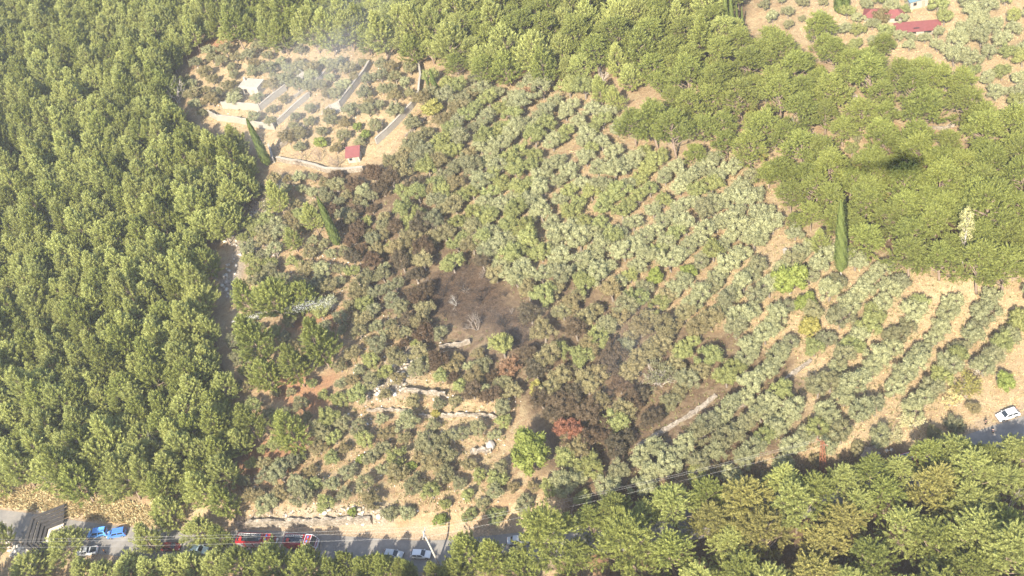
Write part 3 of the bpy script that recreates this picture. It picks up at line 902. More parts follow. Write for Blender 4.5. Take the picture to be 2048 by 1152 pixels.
# long red roof among the olives
g = at(1835, 70); hd = heading((1800, 64), (1872, 60)); r = empty('long_red_roofed_house', g, hd)
MB().box((0, 1.3, .5), (11.2, 2.6, 1.9)).build('wall', M_WHITE, r)
mb = MB(); a = MB(); roof_sheet(mb, 11.4, 2.9, 1.5, 2.2); o = mb.build('roof', M_RED, r, (0, 1.3, 0))
ridge = MB()
for i in range(24): ridge.box((-5.75 + i * .5, 0, 1.985), (.06, 3.3, .05))
for q in range(len(ridge.V)):
    x, y, z = ridge.V[q]; ridge.V[q] = (x, y, z + y * .7 / 2.9)
ridge.build('seam', M_RED, o)
MB().box((-.3, -.7, 1.86), (1.5, .35, .12)).build('vent', M_DARK, o)
openings(r, 0, [(-1.2, .85, 1.6, .7), (2.6, .85, 1.9, .7)], None, 0)
tag(r, 'long house with a single pitch red metal roof among the far olives', 'house')
# red hipped house behind it, half hidden by a grey tree
g = at(1766, 46); hd = heading((1738, 34), (1795, 36)); r = empty('hipped_red_roofed_house', g, hd)
MB().box((0, 2.4, .5), (10.0, 4.0, 1.9)).build('wall', M_WHITE, r)
mb = MB(); mb.add([(-5.6, 0, 1.5), (5.6, 0, 1.5), (5.6, 4.8, 1.5), (-5.6, 4.8, 1.5), (-3.4, 2.4, 2.9), (3.4, 2.4, 2.9)], [(0, 1, 5, 4), (1, 2, 5), (2, 3, 4, 5), (3, 0, 4), (3, 2, 1, 0)])
mb.build('roof', M_RED, r)
openings(r, 0, [(-3.5, .8, 1.0, .7), (3.5, .8, 1.0, .7)], (0, 1.0, 1.4), .4)
tag(r, 'red hip roofed house half hidden behind a brownish tree at upper right', 'house')
g = at(1838, 16); r = empty('blue_roofed_house', g, heading((1826, 16), (1852, 10)))
MB().box((0, 2, 1.3), (5.0, 4.0, 3.0)).build('wall', M_WHITE, r)
mb = MB(); roof_sheet(mb, 5.2, 4.2, 2.75, 3.7); mb.build('roof', M_BLUE_ROOF, r, (0, 2, 0))
openings(r, 0, [(-1.2, 1.6, .9, .9)], (1.2, .9, 2.0), 0)
tag(r, 'white house with a blue grey roof cut by the photo top edge', 'house')
# small white cabinet in the grass
g = at(1570, 506); r = empty('white_cabinet', g, .4)
MB().box((0, 0, .5), (.7, .6, 1.3)).build('body', M_WHITE, r, bevel=.03)
MB().box((0, 0, 1.22), (.85, .75, .1)).build('lid', M_GREYWALL, r)
tag(r, 'small white cabinet standing in dry grass left of the tall cypress', 'cabinet')

# dark stepped deck beside the road, lower left
M_DECK = plain('black_weathered_boards', (.045, .042, .04), .7, .3, 0, .35, 2.0)
M_BATTEN = plain('pale_batten', (.50, .44, .36), .8, .2, 0, .2, 2.0)
corner = [(141, 1020), (74, 1046), (58, 1104), (86, 1128)]
gp = np.array([at0(*p) for p in corner]); cen = at0(122, 1075)
r = empty('stepped_deck', (cen[0], cen[1], 0))
def inset(k): return [(p + (cen - p) * k - cen) for p in gp]
for i in range(6):
    a, b_ = inset(i * .11), inset(i * .11 + .095)
    z = 2.6 - i * .38
    mb = MB()
    for q in range(3):
        mb.add([(*a[q][:2], z), (*a[q + 1][:2], z), (*b_[q + 1][:2], z), (*b_[q][:2], z), (*a[q][:2], z - .35), (*a[q + 1][:2], z - .35), (*b_[q + 1][:2], z - .35), (*b_[q][:2], z - .35)],
               [(0, 1, 2, 3), (7, 6, 5, 4), (0, 4, 5, 1), (1, 5, 6, 2), (2, 6, 7, 3), (3, 7, 4, 0)])
    mb.build('board', M_BATTEN if i == 5 else M_DECK, r)
a = inset(.05)
for q in (0, 1, 2, 3): MB().tube([(*a[q][:2], -.5), (*a[q][:2], 2.2)], .14, 6).build('post', M_TIMBER, r)
tag(r, 'dark stepped timber structure with parallel boards beside the road, lower left', 'deck')

# boulder
import bmesh
def rock(name, base, size, seed, mat, label=None, cat='boulder', parent=None):
    bm = bmesh.new(); bmesh.ops.create_icosphere(bm, subdivisions=3, radius=1)
    r_ = np.random.default_rng(seed); ks = r_.normal(size=(6, 3))
    for v in bm.verts:
        p = np.array(v.co); f = 1 + .12 * sum(math.sin(p @ (k * 2.2) + i) for i, k in enumerate(ks)) / 2
        f = min(f, 1.05 + .06 * math.sin(9 * p[0]))
        v.co = Vector(p * f * np.array(size))
    me = bpy.data.meshes.new(name); bm.to_mesh(me); bm.free(); me.materials.append(mat)
    o = link(name, me, parent, base); o.rotation_euler = (0, 0, r_.uniform(0, 6))
    if label: tag(o, label, cat)
    return o
M_ROCK = plain('grey_limestone', (.34, .315, .28), .9, .15, 0, .3, 1.6, True)
g = at(982, 893); rock('boulder', g + (0, 0, .5), (1.3, 1.0, .95), 4, M_ROCK, 'large grey boulder on the dry terrace left of the bright green tree')

# ------------------------------------------------------------------ vehicles
def paint(name, col): return plain(name, col, .35, .5, 0, .08, 1.0)
M_GLASS = plain('dark_car_glass', (.02, .026, .032), .15, .6, 0, .1)
M_TYRE = plain('tyre_rubber', (.022, .022, .022), .9, .2, 0, .2)
M_RIM = plain('alloy_rim', (.45, .45, .46), .4, .5, .6, .1)
M_LAMP = plain('lamp_glass', (.75, .75, .7), .2, .5, 0, .1)
M_TAIL = plain('tail_lamp', (.45, .03, .02), .3, .5, 0, .1)
M_CHROME = plain('bare_metal', (.6, .6, .6), .35, .5, .7, .15)

def wheel(r, x, y, rad, w=.2):
    s = 1 if y > 0 else -1
    t = MB().tube([(x, y - w / 2, rad), (x, y + w / 2, rad)], rad, 16).build('wheel', M_TYRE, r)
    MB().tube([(x, y + s * (w / 2 - .02), rad), (x, y + s * (w / 2 + .015), rad)], rad * .62, 12).build('rim', M_RIM, t)

def car(name, label, pxy, head, mat, kind='hatch', L=4.3, W=1.78, Hh=1.5):
    """front towards +x"""
    g = at(*pxy); z = max(g[2], .035) if abs(road_s(g[0], g[1])) < 4.5 else g[2] + .02
    r = empty(name, (g[0], g[1], z), heading(*head))
    h = L / 2
    belt = .62 * Hh
    body = [(-h, .32), (-h, belt * .86), (-h + .12, belt), (h - 1.05, belt), (h - .15, belt * .82), (h, belt * .62), (h, .32), (h - .25, .2), (-h + .2, .2)]
    MB().prism(body, -W / 2, W / 2, [1, .97, .95, .95, .92, .93, .96, .9, .9]).build('body', mat, r, bevel=.05)
    if kind == 'van': top = [(-h + .06, belt), (-h + .16, Hh), (h - 1.55, Hh), (h - .75, belt)]
    elif kind == 'pickup': top = [(-.55, belt), (-.4, Hh), (h - 2.0, Hh), (h - 1.15, belt)]
    elif kind == 'sedan': top = [(-h + .7, belt), (-h + 1.35, Hh), (h - 2.0, Hh), (h - 1.1, belt)]
    else: top = [(-h + .12, belt), (-h + .62, Hh), (h - 1.95, Hh), (h - 1.05, belt)]
    MB().prism(top, -W / 2, W / 2, [.93, .76, .76, .93]).build('cabin', mat, r, bevel=.04)
    def q(u, v, side):   # point on the cabin's side: u along, v up
        xb = top[0][0] + (top[3][0] - top[0][0]) * u; xt = top[1][0] + (top[2][0] - top[1][0]) * u
        wv = .93 + (.76 - .93) * v
        return (xb + (xt - xb) * v, side * (W / 2 * wv + .012), belt + (Hh - belt) * v)
    for s in (-1, 1):
        for u0, u1 in ((.08, .48), (.53, .93)):
            mb = MB(); V = [q(u0, .12, s), q(u1, .12, s), q(u1, .85, s), q(u0, .85, s)]
            mb.add(V, [(0, 1, 2, 3) if s < 0 else (3, 2, 1, 0)]); mb.build('side_window', M_GLASS, r)
    for nm, i, j in (('windscreen', 3, 2), ('rear_window', 0, 1)):
        b0, t0 = top[i], top[j]; o = .015 if i == 3 else -.015
        def P(v, y): return (b0[0] + (t0[0] - b0[0]) * v + o, y * W / 2 * (.93 - .17 * v) * .88, b0[1] + (t0[1] - b0[1]) * v + .01)
        mb = MB().add([P(.1, -1), P(.1, 1), P(.9, 1), P(.9, -1)], [(0, 1, 2, 3) if i == 3 else (3, 2, 1, 0)]); mb.build(nm, M_GLASS, r)
    for x in (-h * .62, h * .64):
        for y in (-W / 2 + .08, W / 2 - .08): wheel(r, x, y, .32)
    for y in (-W * .34, W * .34):
        MB().box((h - .03, y, belt * .66), (.1, .36, .14)).build('headlight', M_LAMP, r)
        MB().box((-h + .02, y * 1.1, belt * .78), (.08, .24, .22)).build('tail_light', M_TAIL, r)
        MB().box((h - 1.35, y / .34 * .53, belt + .08), (.16, .18, .12)).build('mirror', mat, r)
    MB().box((h - .02, 0, .36), (.12, W * .86, .16)).build('bumper', M_GLASS, r)
    if kind == 'pickup':
        MB().box((-h + .85, 0, belt + .005), (1.5, W * .76, .02)).build('load_bed', M_GLASS, r)
    if kind == 'van':
        for y in (-.55, .55): MB().tube([(-h + .5, y, Hh + .06), (h - 1.7, y, Hh + .06)], .03, 5).build('roof_rail', mat, r)
    return tag(r, label, 'van' if kind == 'van' else 'pickup' if kind == 'pickup' else 'car')

P_BLUE = paint('bright_blue_paint', (.10, .30, .68)); P_BLUE2 = paint('royal_blue_paint', (.06, .17, .52)); P_WHITE = paint('white_paint', (.60, .62, .63))
P_SILVER = paint('silver_paint', (.40, .42, .42)); P_RED = paint('fire_red_paint', (.27, .014, .018)); P_DRED = paint('dark_red_paint', (.15, .02, .02)); P_TEAL = paint('pale_teal_paint', (.55, .70, .72))
car('blue_van', 'bright blue van parked in the sun at the lower left roadside', (198, 1069), ((214, 1066), (180, 1071)), P_BLUE, 'van', 4.5, 1.85, 1.8)
car('blue_pickup', 'darker blue double cab vehicle right behind the bright blue van', (236, 1070), ((252, 1067), (220, 1073)), P_BLUE2, 'van', 4.3, 1.8, 1.75)
car('white_pickup', 'white pickup on the road just below the bright blue van', (177, 1106), ((192, 1104), (160, 1109)), P_WHITE, 'pickup', 4.9, 1.85, 1.65)
car('dark_red_car', 'dark red car in tree shade on the lower left road', (345, 1097), ((330, 1097), (360, 1097)), P_DRED)
car('pale_car', 'pale teal car half hidden by foliage left of the fire engines', (400, 1103), ((385, 1102), (415, 1104)), P_TEAL)
car('silver_car', 'silver car in tree shade left of the leaning utility pole', (788, 1112), ((770, 1110), (806, 1114)), P_SILVER)
car('white_hatchback', 'white car parked right behind the foot of the utility pole', (843, 1112), ((828, 1112), (860, 1113)), P_WHITE)
car('white_sedan', 'white car between two roadside tree crowns right of the utility pole', (1037, 1084), ((1022, 1086), (1052, 1083)), P_SILVER, 'sedan', 4.4)
car('parked_white_car', 'white hatchback alone in the sunny lay-by at the right edge', (2015, 833), ((2035, 826), (1997, 839)), P_WHITE, 'hatch', 4.4, 1.85, 1.55)

def fire_truck(label, pxy, head, L=8.0, cab_white=False):
    g = at(*pxy); W, Hh = 2.5, 3.0
    r = empty('fire_engine', (g[0], g[1], .04), heading(*head))
    h = L / 2
    MB().box((-.1, 0, .75), (L - .5, 2.0, .3)).build('chassis', M_GLASS, r)
    cab = [(h - 2.2, .55), (h - 2.2, 2.75), (h - .75, 2.75), (h - .1, 1.75), (h, .55)]
    MB().prism(cab, -W / 2, W / 2, [1, .93, .93, .97, 1]).build('cab', P_RED, r, bevel=.06)
    MB().add([(h - .08 + .015, -1.05, 1.82), (h - .08 + .015, 1.05, 1.82), (h - .68, 1.0, 2.66), (h - .68, -1.0, 2.66)], [(0, 1, 2, 3)]).build('windscreen', M_GLASS, r)
    for s in (-1, 1):
        V = [(h - 2.0, s * 1.235, 1.8), (h - .5, s * 1.235, 1.8), (h - .85, s * 1.19, 2.6), (h - 2.0, s * 1.19, 2.6)]
        MB().add(V, [(0, 1, 2, 3) if s < 0 else (3, 2, 1, 0)]).build('side_window', M_GLASS, r)
    bl = L - 2.5
    MB().box((-h + bl / 2, 0, 1.75), (bl, W, 1.9)).build('body', P_RED, r, bevel=.05)
    k = 3
    for s in (-1, 1):
        for i in range(k):
            x = -h + bl * (i + .5) / k
            sh = MB()
            for j in range(6): sh.box((x, s * (W / 2 + .012), 1.2 + j * .2), (bl / k * .82, .03, .17))
            sh.build('shutter', M_CHROME if not cab_white else P_RED, r)
    MB().box((-h + bl / 2, 0, 2.72), (bl * .9, W * .72, .06)).build('roof_deck', M_GLASS, r)
    ld = MB()
    for y in (.35, .85): ld.tube([(-h + .3, y, 2.95), (h - 2.7, y, 2.95)], .05, 5)
    for i in range(9): ld.tube([(-h + .5 + i * (L - 3.6) / 8, .35, 2.95), (-h + .5 + i * (L - 3.6) / 8, .85, 2.95)], .035, 4)
    ld.build('ladder', M_CHROME, r)
    MB().tube([(-h + 1.2, -.9, 3.0), (-h + 1.2, -.2, 3.0)], .32, 12).build('hose_reel', M_TAIL, r)
    MB().tube([(h - 2.9, -.5, 2.75), (h - 2.9, -.5, 3.15), (h - 2.2, -.5, 3.3)], .09, 6).build('water_cannon', M_CHROME, r)
    fr = MB()
    if cab_white:
        for y in (-1.15, 1.15): fr.tube([(h - 2.1, y, 2.85), (h - .75, y, 2.85), (h + .1, y, 1.7), (h + .3, y, .8)], .06, 6)
        fr.tube([(h + .1, -1.15, 1.7), (h + .1, 1.15, 1.7)], .06, 6); fr.tube([(h - 2.1, -1.15, 2.85), (h - 2.1, 1.15, 2.85)], .06, 6); fr.tube([(h - .75, -1.15, 2.85), (h - .75, 1.15, 2.85)], .06, 6)
        fr.build('guard_frame', P_WHITE, r)
    for y in (-.5, .5): MB().box((h - 1.5, y, 2.83), (.3, .5, .14)).build('beacon', P_BLUE2, r)
    MB().box((h + .05, 0, .62), (.25, W, .35)).build('bumper', P_WHITE, r)
    for y in (-.85, .85): MB().box((h + .02, y, 1.0), (.08, .34, .2)).build('headlight', M_LAMP, r)
    for x in (h - 1.2, -h + 1.4, -h + 2.6):
        for y in (-1.08, 1.08): wheel(r, x, y, .5, .3)
    return tag(r, label, 'fire engine', 'fire engines on the road')
fire_truck('long red fire engine, the left one of the pair on the road', (518, 1089), ((490, 1088), (546, 1090)), 8.4)
fire_truck('red fire engine with white guard frame on its cab, right of the pair', (606, 1092), ((580, 1091), (634, 1094)), 7.0, True)
fire_truck('red fire engine in deep shade under pines near the right edge', (1812, 932), ((1785, 940), (1842, 922)), 7.2)

# ------------------------------------------------------------------ people
M_SKIN = plain('skin', (.45, .28, .2), .6, .3, 0, .1)
def person(label, pxy, rz, top, legs, arm=.2):
    g = at(*pxy); z = .035 if abs(road_s(g[0], g[1])) < 3.6 else g[2]
    r = empty('person', (g[0], g[1], z), rz)
    J = [((0, 0, .95), .15), ((0, 0, 1.2), .15), ((0, .0, 1.42), .15), ((0, 0, 1.52), .065), ((.02, 0, 1.6), .085), ((.02, 0, 1.7), .09), ((.01, 0, 1.78), .05),
         ((0, .2, 1.4), .065), ((.03, .27, 1.12), .05), ((.12 + arm, .25, .9), .04), ((.16 + arm, .24, .8), .035),
         ((0, -.2, 1.4), .065), ((-.03, -.27, 1.12), .05), ((.08, -.27, .88), .04), ((.1, -.26, .78), .035),
         ((0, .1, .85), .1), ((.03, .11, .48), .075), ((0, .12, .08), .05), ((.14, .13, .03), .04),
         ((0, -.1, .85), .1), ((-.02, -.11, .48), .075), ((-.05, -.12, .08), .05), ((.09, -.13, .03), .04)]
    E = [(0, 1), (1, 2), (2, 3), (3, 4), (4, 5), (5, 6), (2, 7), (7, 8), (8, 9), (9, 10), (2, 11), (11, 12), (12, 13), (13, 14), (0, 15), (15, 16), (16, 17), (17, 18), (0, 19), (19, 20), (20, 21), (21, 22)]
    def grown(nm, joints, edges, mat, grow=0.0):
        me = bpy.data.meshes.new(nm); me.from_pydata([J[i][0] for i in joints], [(joints.index(a), joints.index(b)) for a, b in edges], []); me.materials.append(mat)
        o = link(nm, me, r); o.modifiers.new('skin', 'SKIN'); sk = me.skin_vertices[0].data
        for k, i in enumerate(joints): sk[k].radius = (J[i][1] + grow, J[i][1] + grow); sk[k].use_root = k == 0
        s = o.modifiers.new('sub', 'SUBSURF'); s.levels = 1; s.render_levels = 1
        return o
    grown('body', list(range(len(J))), E, M_SKIN)
    grown('shirt', [0, 1, 2, 7, 8, 11, 12], [(0, 1), (1, 2), (2, 7), (7, 8), (2, 11), (11, 12)], top, .02)
    grown('trousers', [0, 15, 16, 17, 19, 20, 21], [(0, 15), (15, 16), (16, 17), (0, 19), (19, 20), (20, 21)], legs, .018)
    MB().tube([(.0, 0, 1.70), (-.01, 0, 1.79), (-.01, 0, 1.83)], [.105, .1, .04], 10).build('hair', M_CHAR, r, smooth=True)
    return tag(r, label, 'person')
C_BLACK = plain('black_cloth', (.02, .02, .022), .9, .1); C_NAVY = plain('navy_cloth', (.03, .04, .08), .9, .1); C_ORANGE = plain('orange_cloth', (.65, .25, .03), .9, .1)
person('person in dark clothes standing beside the bright blue van', (181, 1085), 1.2, C_BLACK, C_NAVY)
person('person in an orange top beside the white pickup, lower left', (212, 1106), .4, C_ORANGE, C_NAVY)
person('person in black standing in shade left of the parked white car', (1971, 850), 2.0, C_BLACK, C_BLACK)
person('person in dark clothes at the pine edge below the parked white car', (1985, 868), .8, C_NAVY, C_BLACK)

# ------------------------------------------------------------------ poles and wires
M_CONC = plain('pale_concrete_pole', (.46, .43, .375), .8, .2, 0, .12, 2.0)
M_RUST = plain('rusty_steel', (.26, .11, .06), .85, .2, .2, .35, 3.0)
M_WIRE = plain('aluminium_wire', (.28, .28, .27), .5, .4, .3, .1)
g = at(877, 1127); POLE_A = g
r = empty('utility_pole', g, heading((845, 1110), (905, 1110)))
MB().tube([(0, 0, -.5), (0, 0, 12)], [.24, .15], 10).build('post', M_CONC, r)
MB().box((0, 0, 11.3), (.16, 2.6, .16)).build('crossarm', M_CONC, r)
for y in (-1.2, 0, 1.2): MB().tube([(0, y, 11.38 if y else 12), (0, y, 11.7 if y else 12.3)], [.07, .05], 8).build('insulator', M_WHITE, r)
tag(r, 'leaning-looking pale concrete utility pole beside the road', 'utility pole')
def tops(g, rz, z=11.7): return [np.array([g[0] - y * math.sin(rz), g[1] + y * math.cos(rz), g[2] + (z if y else z + .6)]) for y in (-1.2, 0, 1.2)]
TA = tops(POLE_A, r.rotation_euler[2])
gb = at(1646, 948); hb = 11.0
r = empty('lattice_pole', gb, .5)
mb = MB()
for x in (-.4, .4):
    for y in (-.4, .4): mb.tube([(x * 1.3, y * 1.3, -.4), (x * .6, y * .6, hb)], .06, 5)
mb.build('corner_posts', M_RUST, r)
mb = MB()
for i in range(14):
    z0, z1 = hb * i / 14, hb * (i + 1) / 14; k0, k1 = 1.3 - .7 * i / 14, 1.3 - .7 * (i + 1) / 14
    for (ax_, ay), (bx, by) in (((-.4, -.4), (.4, -.4)), ((.4, -.4), (.4, .4)), ((.4, .4), (-.4, .4)), ((-.4, .4), (-.4, -.4))):
        mb.tube([(ax_ * k0, ay * k0, z0), (bx * k1, by * k1, z1)] if i % 2 else [(bx * k0, by * k0, z0), (ax_ * k1, ay * k1, z1)], .04, 4)
mb.build('lattice', M_RUST, r)
MB().box((0, 0, hb - .4), (.14, 2.6, .14)).build('crossarm', M_RUST, r)
tag(r, 'rusty brown lattice pole at the upper edge of the lower right pines', 'utility pole')
TB = tops(gb, .5 + .25, hb - .2)
gc = at(-250, 1088, 11.7); r = empty('concrete_pole', gc, .2)
MB().tube([(0, 0, -.5), (0, 0, 12)], [.24, .15], 10).build('post', M_CONC, r)
MB().box((0, 0, 11.3), (.16, 2.6, .16)).build('crossarm', M_CONC, r)
tag(r, 'pale concrete pole beyond the left edge carrying the wires on', 'utility pole')
TC = tops(gc, .2)
names = ['lower', 'middle', 'upper']
for nm, A, B, w in (('left', TC, TA, 'stretching left from the concrete utility pole'), ('right', TA, TB, 'from the concrete pole to the rusty lattice pole')):
    for i in range(3):
        p, q = A[i], B[i]
        pts = [p + (q - p) * t - np.array([0, 0, 1.0]) * (4 * t * (1 - t)) * (1.0 + .15 * i) for t in np.linspace(0, 1, 25)]
        o = MB().tube([x - p for x in pts], .012, 4).build('power_line', M_WIRE, None, tuple(p))
        tag(o, f'{names[i]} one of three thin wires {w}', 'power line', 'power lines ' + w)

def keep_open(pts, r=1.2):
    for a, b in zip(pts[:-1], pts[1:]):
        for t in np.linspace(0, 1, 7):
            g_ = at(a[0] + (b[0] - a[0]) * t, a[1] + (b[1] - a[1]) * t + 6); PLACED.append((g_[0], g_[1], r))
for k_, v_ in WALLS_PX.items(): keep_open(v_[0], 1.3)
keep_open([(1276, 899), (1357, 852), (1432, 798)], 2.9); keep_open([(1540, 782), (1622, 728)], 2.4)
keep_open([(447, 224), (523, 228)], 1.5); keep_open([(418, 236), (551, 264)], 1.5); keep_open([(681, 220), (742, 138)], 1.2); keep_open([(754, 292), (798, 250), (840, 198), (840, 138)], 1.3)
keep_open([(556, 330), (632, 342), (728, 348)], 1.6); keep_open([(557, 252), (620, 196)], 1.2); keep_open([(540, 205), (574, 182)], 1.2)
# ------------------------------------------------------------------ single trees one can point at
print('placing trees')
def cypress(label, base_px, top_px, v, rs=1.0, bark=M_BARK):
    g = at(*base_px); lo, hi = 4.0, 40.0
    for _ in range(30):                      # height from its top in the picture
        h = (lo + hi) / 2
        x, y = project(g + np.array([0, 0, h]))
        if y > top_px[1]: lo = h
        else: hi = h
    H0 = 24 if v == 0 else 18
    s = h / H0
    r_ = empty('cypress', g, random.uniform(0, 6), (s * rs, s * rs, s))
    MB().tube([(0, 0, -.5), (0, 0, 5)], [.3, .2], 8).build('trunk', bark, r_)
    link('crown', CYP[v], r_)
    PLACED.append((g[0], g[1], 1.6)); tag(r_, label, 'cypress')
cypress('tallest cypress, a clean tapering column with pale trunk at the grove edge', (1682, 553), (1677, 402), 0, .78, M_PALEBARK)
cypress('slim leaning-looking cypress at the lower left corner of the walled plot', (537, 332), (491, 238), 1, 1.0)
cypress('dark cypress on the slope below the long pale wall', (677, 492), (634, 394), 1, .95)
cypress('cypress just outside the curved boundary wall', (875, 190), (860, 138), 1, 1.25)
cypress('thin cypress squeezed between the curved wall and a thicker cypress', (861, 186), (852, 145), 1, .8)
cypress('small cypress behind the tallest one on its left', (1662, 462), (1650, 415), 1, .9)
for i, (x, y0, y1) in enumerate([(1455, 62, -30), (1466, 64, -22), (1476, 58, 4), (1486, 56, 12)]):
    cypress(f'{ORD[i]} from left of the slim cypresses lined up at the top right', (x, y0), (x - 6, y1), 1, .62)
cypress('left one of two stout cypresses cut by the top edge above the red roofs', (1679, 28), (1668, -70), 1, 1.2)
cypress('right one of two stout cypresses cut by the top edge above the red roofs', (1689, 22), (1682, -70), 1, 1.2)
# poplar
g = at(1924, 533); r = empty('poplar', g)
rng = np.random.default_rng(5); mb = MB(); Vs, T = [], []
mb.tube([(0, 0, -.5), (.1, .1, 5), (.2, 0, 10), (.3, .1, 15)], [.3, .24, .15, .04], 8)
for i in range(26):
    z = 2.5 + i * .45; a = i * 2.4; R_ = 1.5 * (1 - .4 * abs(z - 8) / 7)
    e = np.array([math.cos(a) * R_, math.sin(a) * R_, z + 3.0]); p = limb_path((.02 * z, 0, z), e, rng, 4, .05); mb.tube(p, np.linspace(.09, .02, 4), 5)
    if i > 9:
        v, t = lobe_cards(e - (0, 0, .3), .75, 90, rng, .36, 1.5); Vs.append(v); T.append(t)
mb.build('trunk', M_PALEBARK, r, smooth=True); link('crown', card_mesh('crown', Vs, T, L_POPLAR), r)
r.scale = (.85, .85, 1.0)
tag(r, 'slender pale poplar with white limbs against the right pine wood', 'poplar'); PLACED.append((g[0], g[1], 2.5))

W_ = lambda s: s
special = [
 ('l', (1060, 900), 52, L_LIME, 'big bright green leafy tree between lower terraces and scorched grove'),
 ('l', (1580, 560), 42, L_LIME, 'wide bright green tree left of the tallest cypress foot'),
 ('l', (1612, 605), 26, L_LIME, 'smaller bright green tree just below the wide bright green one'),
 ('l', (1618, 655), 28, L_YELLOW, 'yellow green bush in the middle of the right hand olive rows'),
 ('l', (2042, 648), 34, L_OLIVE_GREEN, 'dense deep green tree cut by the right edge above the lay-by'),
 ('l', (2012, 762), 24, L_LIME, 'lime green bush at the edge of the sandy lay-by'),
 ('p', (1935, 768), 34, L_YELLOW, 'straggly yellow green shrub beside the sandy lay-by'),
 ('p', (1905, 800), 24, L_PALE, 'small pale leafless-looking shrub above the lay-by shadow'),
 ('p', (1822, 842), 26, L_PALE, 'pale bleached shrub with bare twigs above the roadside shade'),
 ('p', (1790, 870), 22, L_PALE, 'low pale twiggy shrub left of the bleached shrub by the road'),
 ('l', (1075, 780), 22, L_YELLOW, 'mustard yellow bush in the scorched grove above the bright green tree'),
 ('l', (1310, 555), 22, L_LIME, 'light green bush in the middle of the olive rows'),
 ('l', (1375, 543), 20, L_LIME, 'small light green bush right of another in the olive rows'),
 ('l', (862, 218), 24, L_YELLOW, 'yellowish shrub at the foot of the curved boundary wall'),
 ('s', (1018, 735), 27, L_BROWN, 'round dead brown bush below the burnt patch'),
 ('s', (1050, 192), 25, L_BROWN, 'dead brown tree at the top of the olive grove'),
 ('o', (1135, 855), 30, L_RED, 'reddish brown dead tree right of the big bright green tree'),
 ('s', (850, 480), 26, L_SCORCH, 'yellow brown scorched bush above the burnt patch'),
 ('o', (845, 520), 26, L_SCORCH, 'scorched olive at the upper left rim of the burnt patch'),
 ('p', (1320, 750), 38, L_OLIVE_GREY, 'bleached dead tree with bare white branches in the scorched grove'),
 ('s', (1765, 30), 20, L_SCORCH, 'greyish brown tree in front of the hipped red roof'),
 ('l', (723, 920), 13, L_LIME, 'small lime green bush on the lower terraces, left one'),
 ('l', (822, 932), 13, L_LIME, 'small lime green bush on the lower terraces, right one'),
 ('l', (872, 828), 12, L_YELLOW, 'tiny yellow green bush on the longest lower terrace wall'),
 ('l', (705, 1025), 12, L_LIME, 'little lime green bush above the road revetment'),
 ('l', (880, 1040), 18, L_LIME, 'lime green bush above the utility pole'),
 ('l', (730, 270), 14, L_LIME, 'green bush inside the walled plot above the red hut'),
 ('l', (715, 255), 12, L_LIME, 'leafy green bush beside another above the red hut'),
 ('l', (640, 285), 16, L_LIME, 'green bush in the lower part of the walled plot'),
]
for k, p, rp, mt, lb in special: note(k, p, rp, mat=mt, where='=' + lb)

for x_, y_, r_, lb_ in [(1798, 70, 15, 'small olive in front of the left end of the long red roof'), (1850, 74, 14, 'small olive in front of the right half of the long red roof'), (1878, 62, 15, 'olive at the right end of the long red roof'),
    (1745, 46, 15, 'small olive before the left end of the hipped red roof'), (1805, 36, 14, 'small olive between the two red roofs'), (1716, 34, 14, 'olive left of the hipped red roof'), (1785, 10, 18, 'olive above the hipped red roof'), (1822, 74, 12, 'small olive before the middle of the long red roof'),
    (1690, 55, 16, 'olive below the two stout cypresses')]: note('o', (x_, y_), r_, mat=L_OLIVE, where='=' + lb_)
# pines that stand alone or show their outline
dense = [(510, 690, 44), (640, 692, 42), (590, 735, 36), (528, 745, 32), (545, 590, 44), (490, 595, 30), (600, 590, 32), (430, 830, 32), (500, 850, 34), (580, 865, 38), (455, 880, 28),
         (555, 400, 26), (625, 440, 24), (585, 480, 20),
         (128, 1088, 40), (8, 1078, 28), (60, 1140, 40), (165, 1142, 34), (255, 1132, 38), (345, 1138, 36), (430, 1126, 34), (300, 1085, 30), (395, 1060, 34), (450, 1010, 34), (330, 1020, 34), (400, 980, 36),
         (475, 1128, 42), (540, 1120, 44), (612, 1124, 40), (668, 1148, 30), (728, 1142, 26), (770, 1138, 28), (818, 1146, 24), (905, 1142, 34), (935, 1108, 42), (985, 1116, 40), (1035, 1130, 38), (738, 1132, 28), (806, 1140, 24), (868, 1146, 22), (690, 1128, 26), (205, 1146, 34), (300, 1142, 36), (385, 1134, 36), (445, 1085, 26),
         (1200, 185, 22), (1230, 200, 20), (1235, 125, 26), (1260, 150, 24), (960, 115, 26), (1070, 105, 38), (1010, 95, 36), (900, 80, 38), (830, 60, 34), (760, 70, 34), (690, 50, 36), (620, 55, 36), (1640, 485, 22)]
for x, y, rp in dense: note('d', (x, y), rp, sz=.72 if (y > 1050 and x < 460) else 1.0, mat=L_PINE_BRIGHT if y > 560 and x > 440 else L_PINE, where='pine')
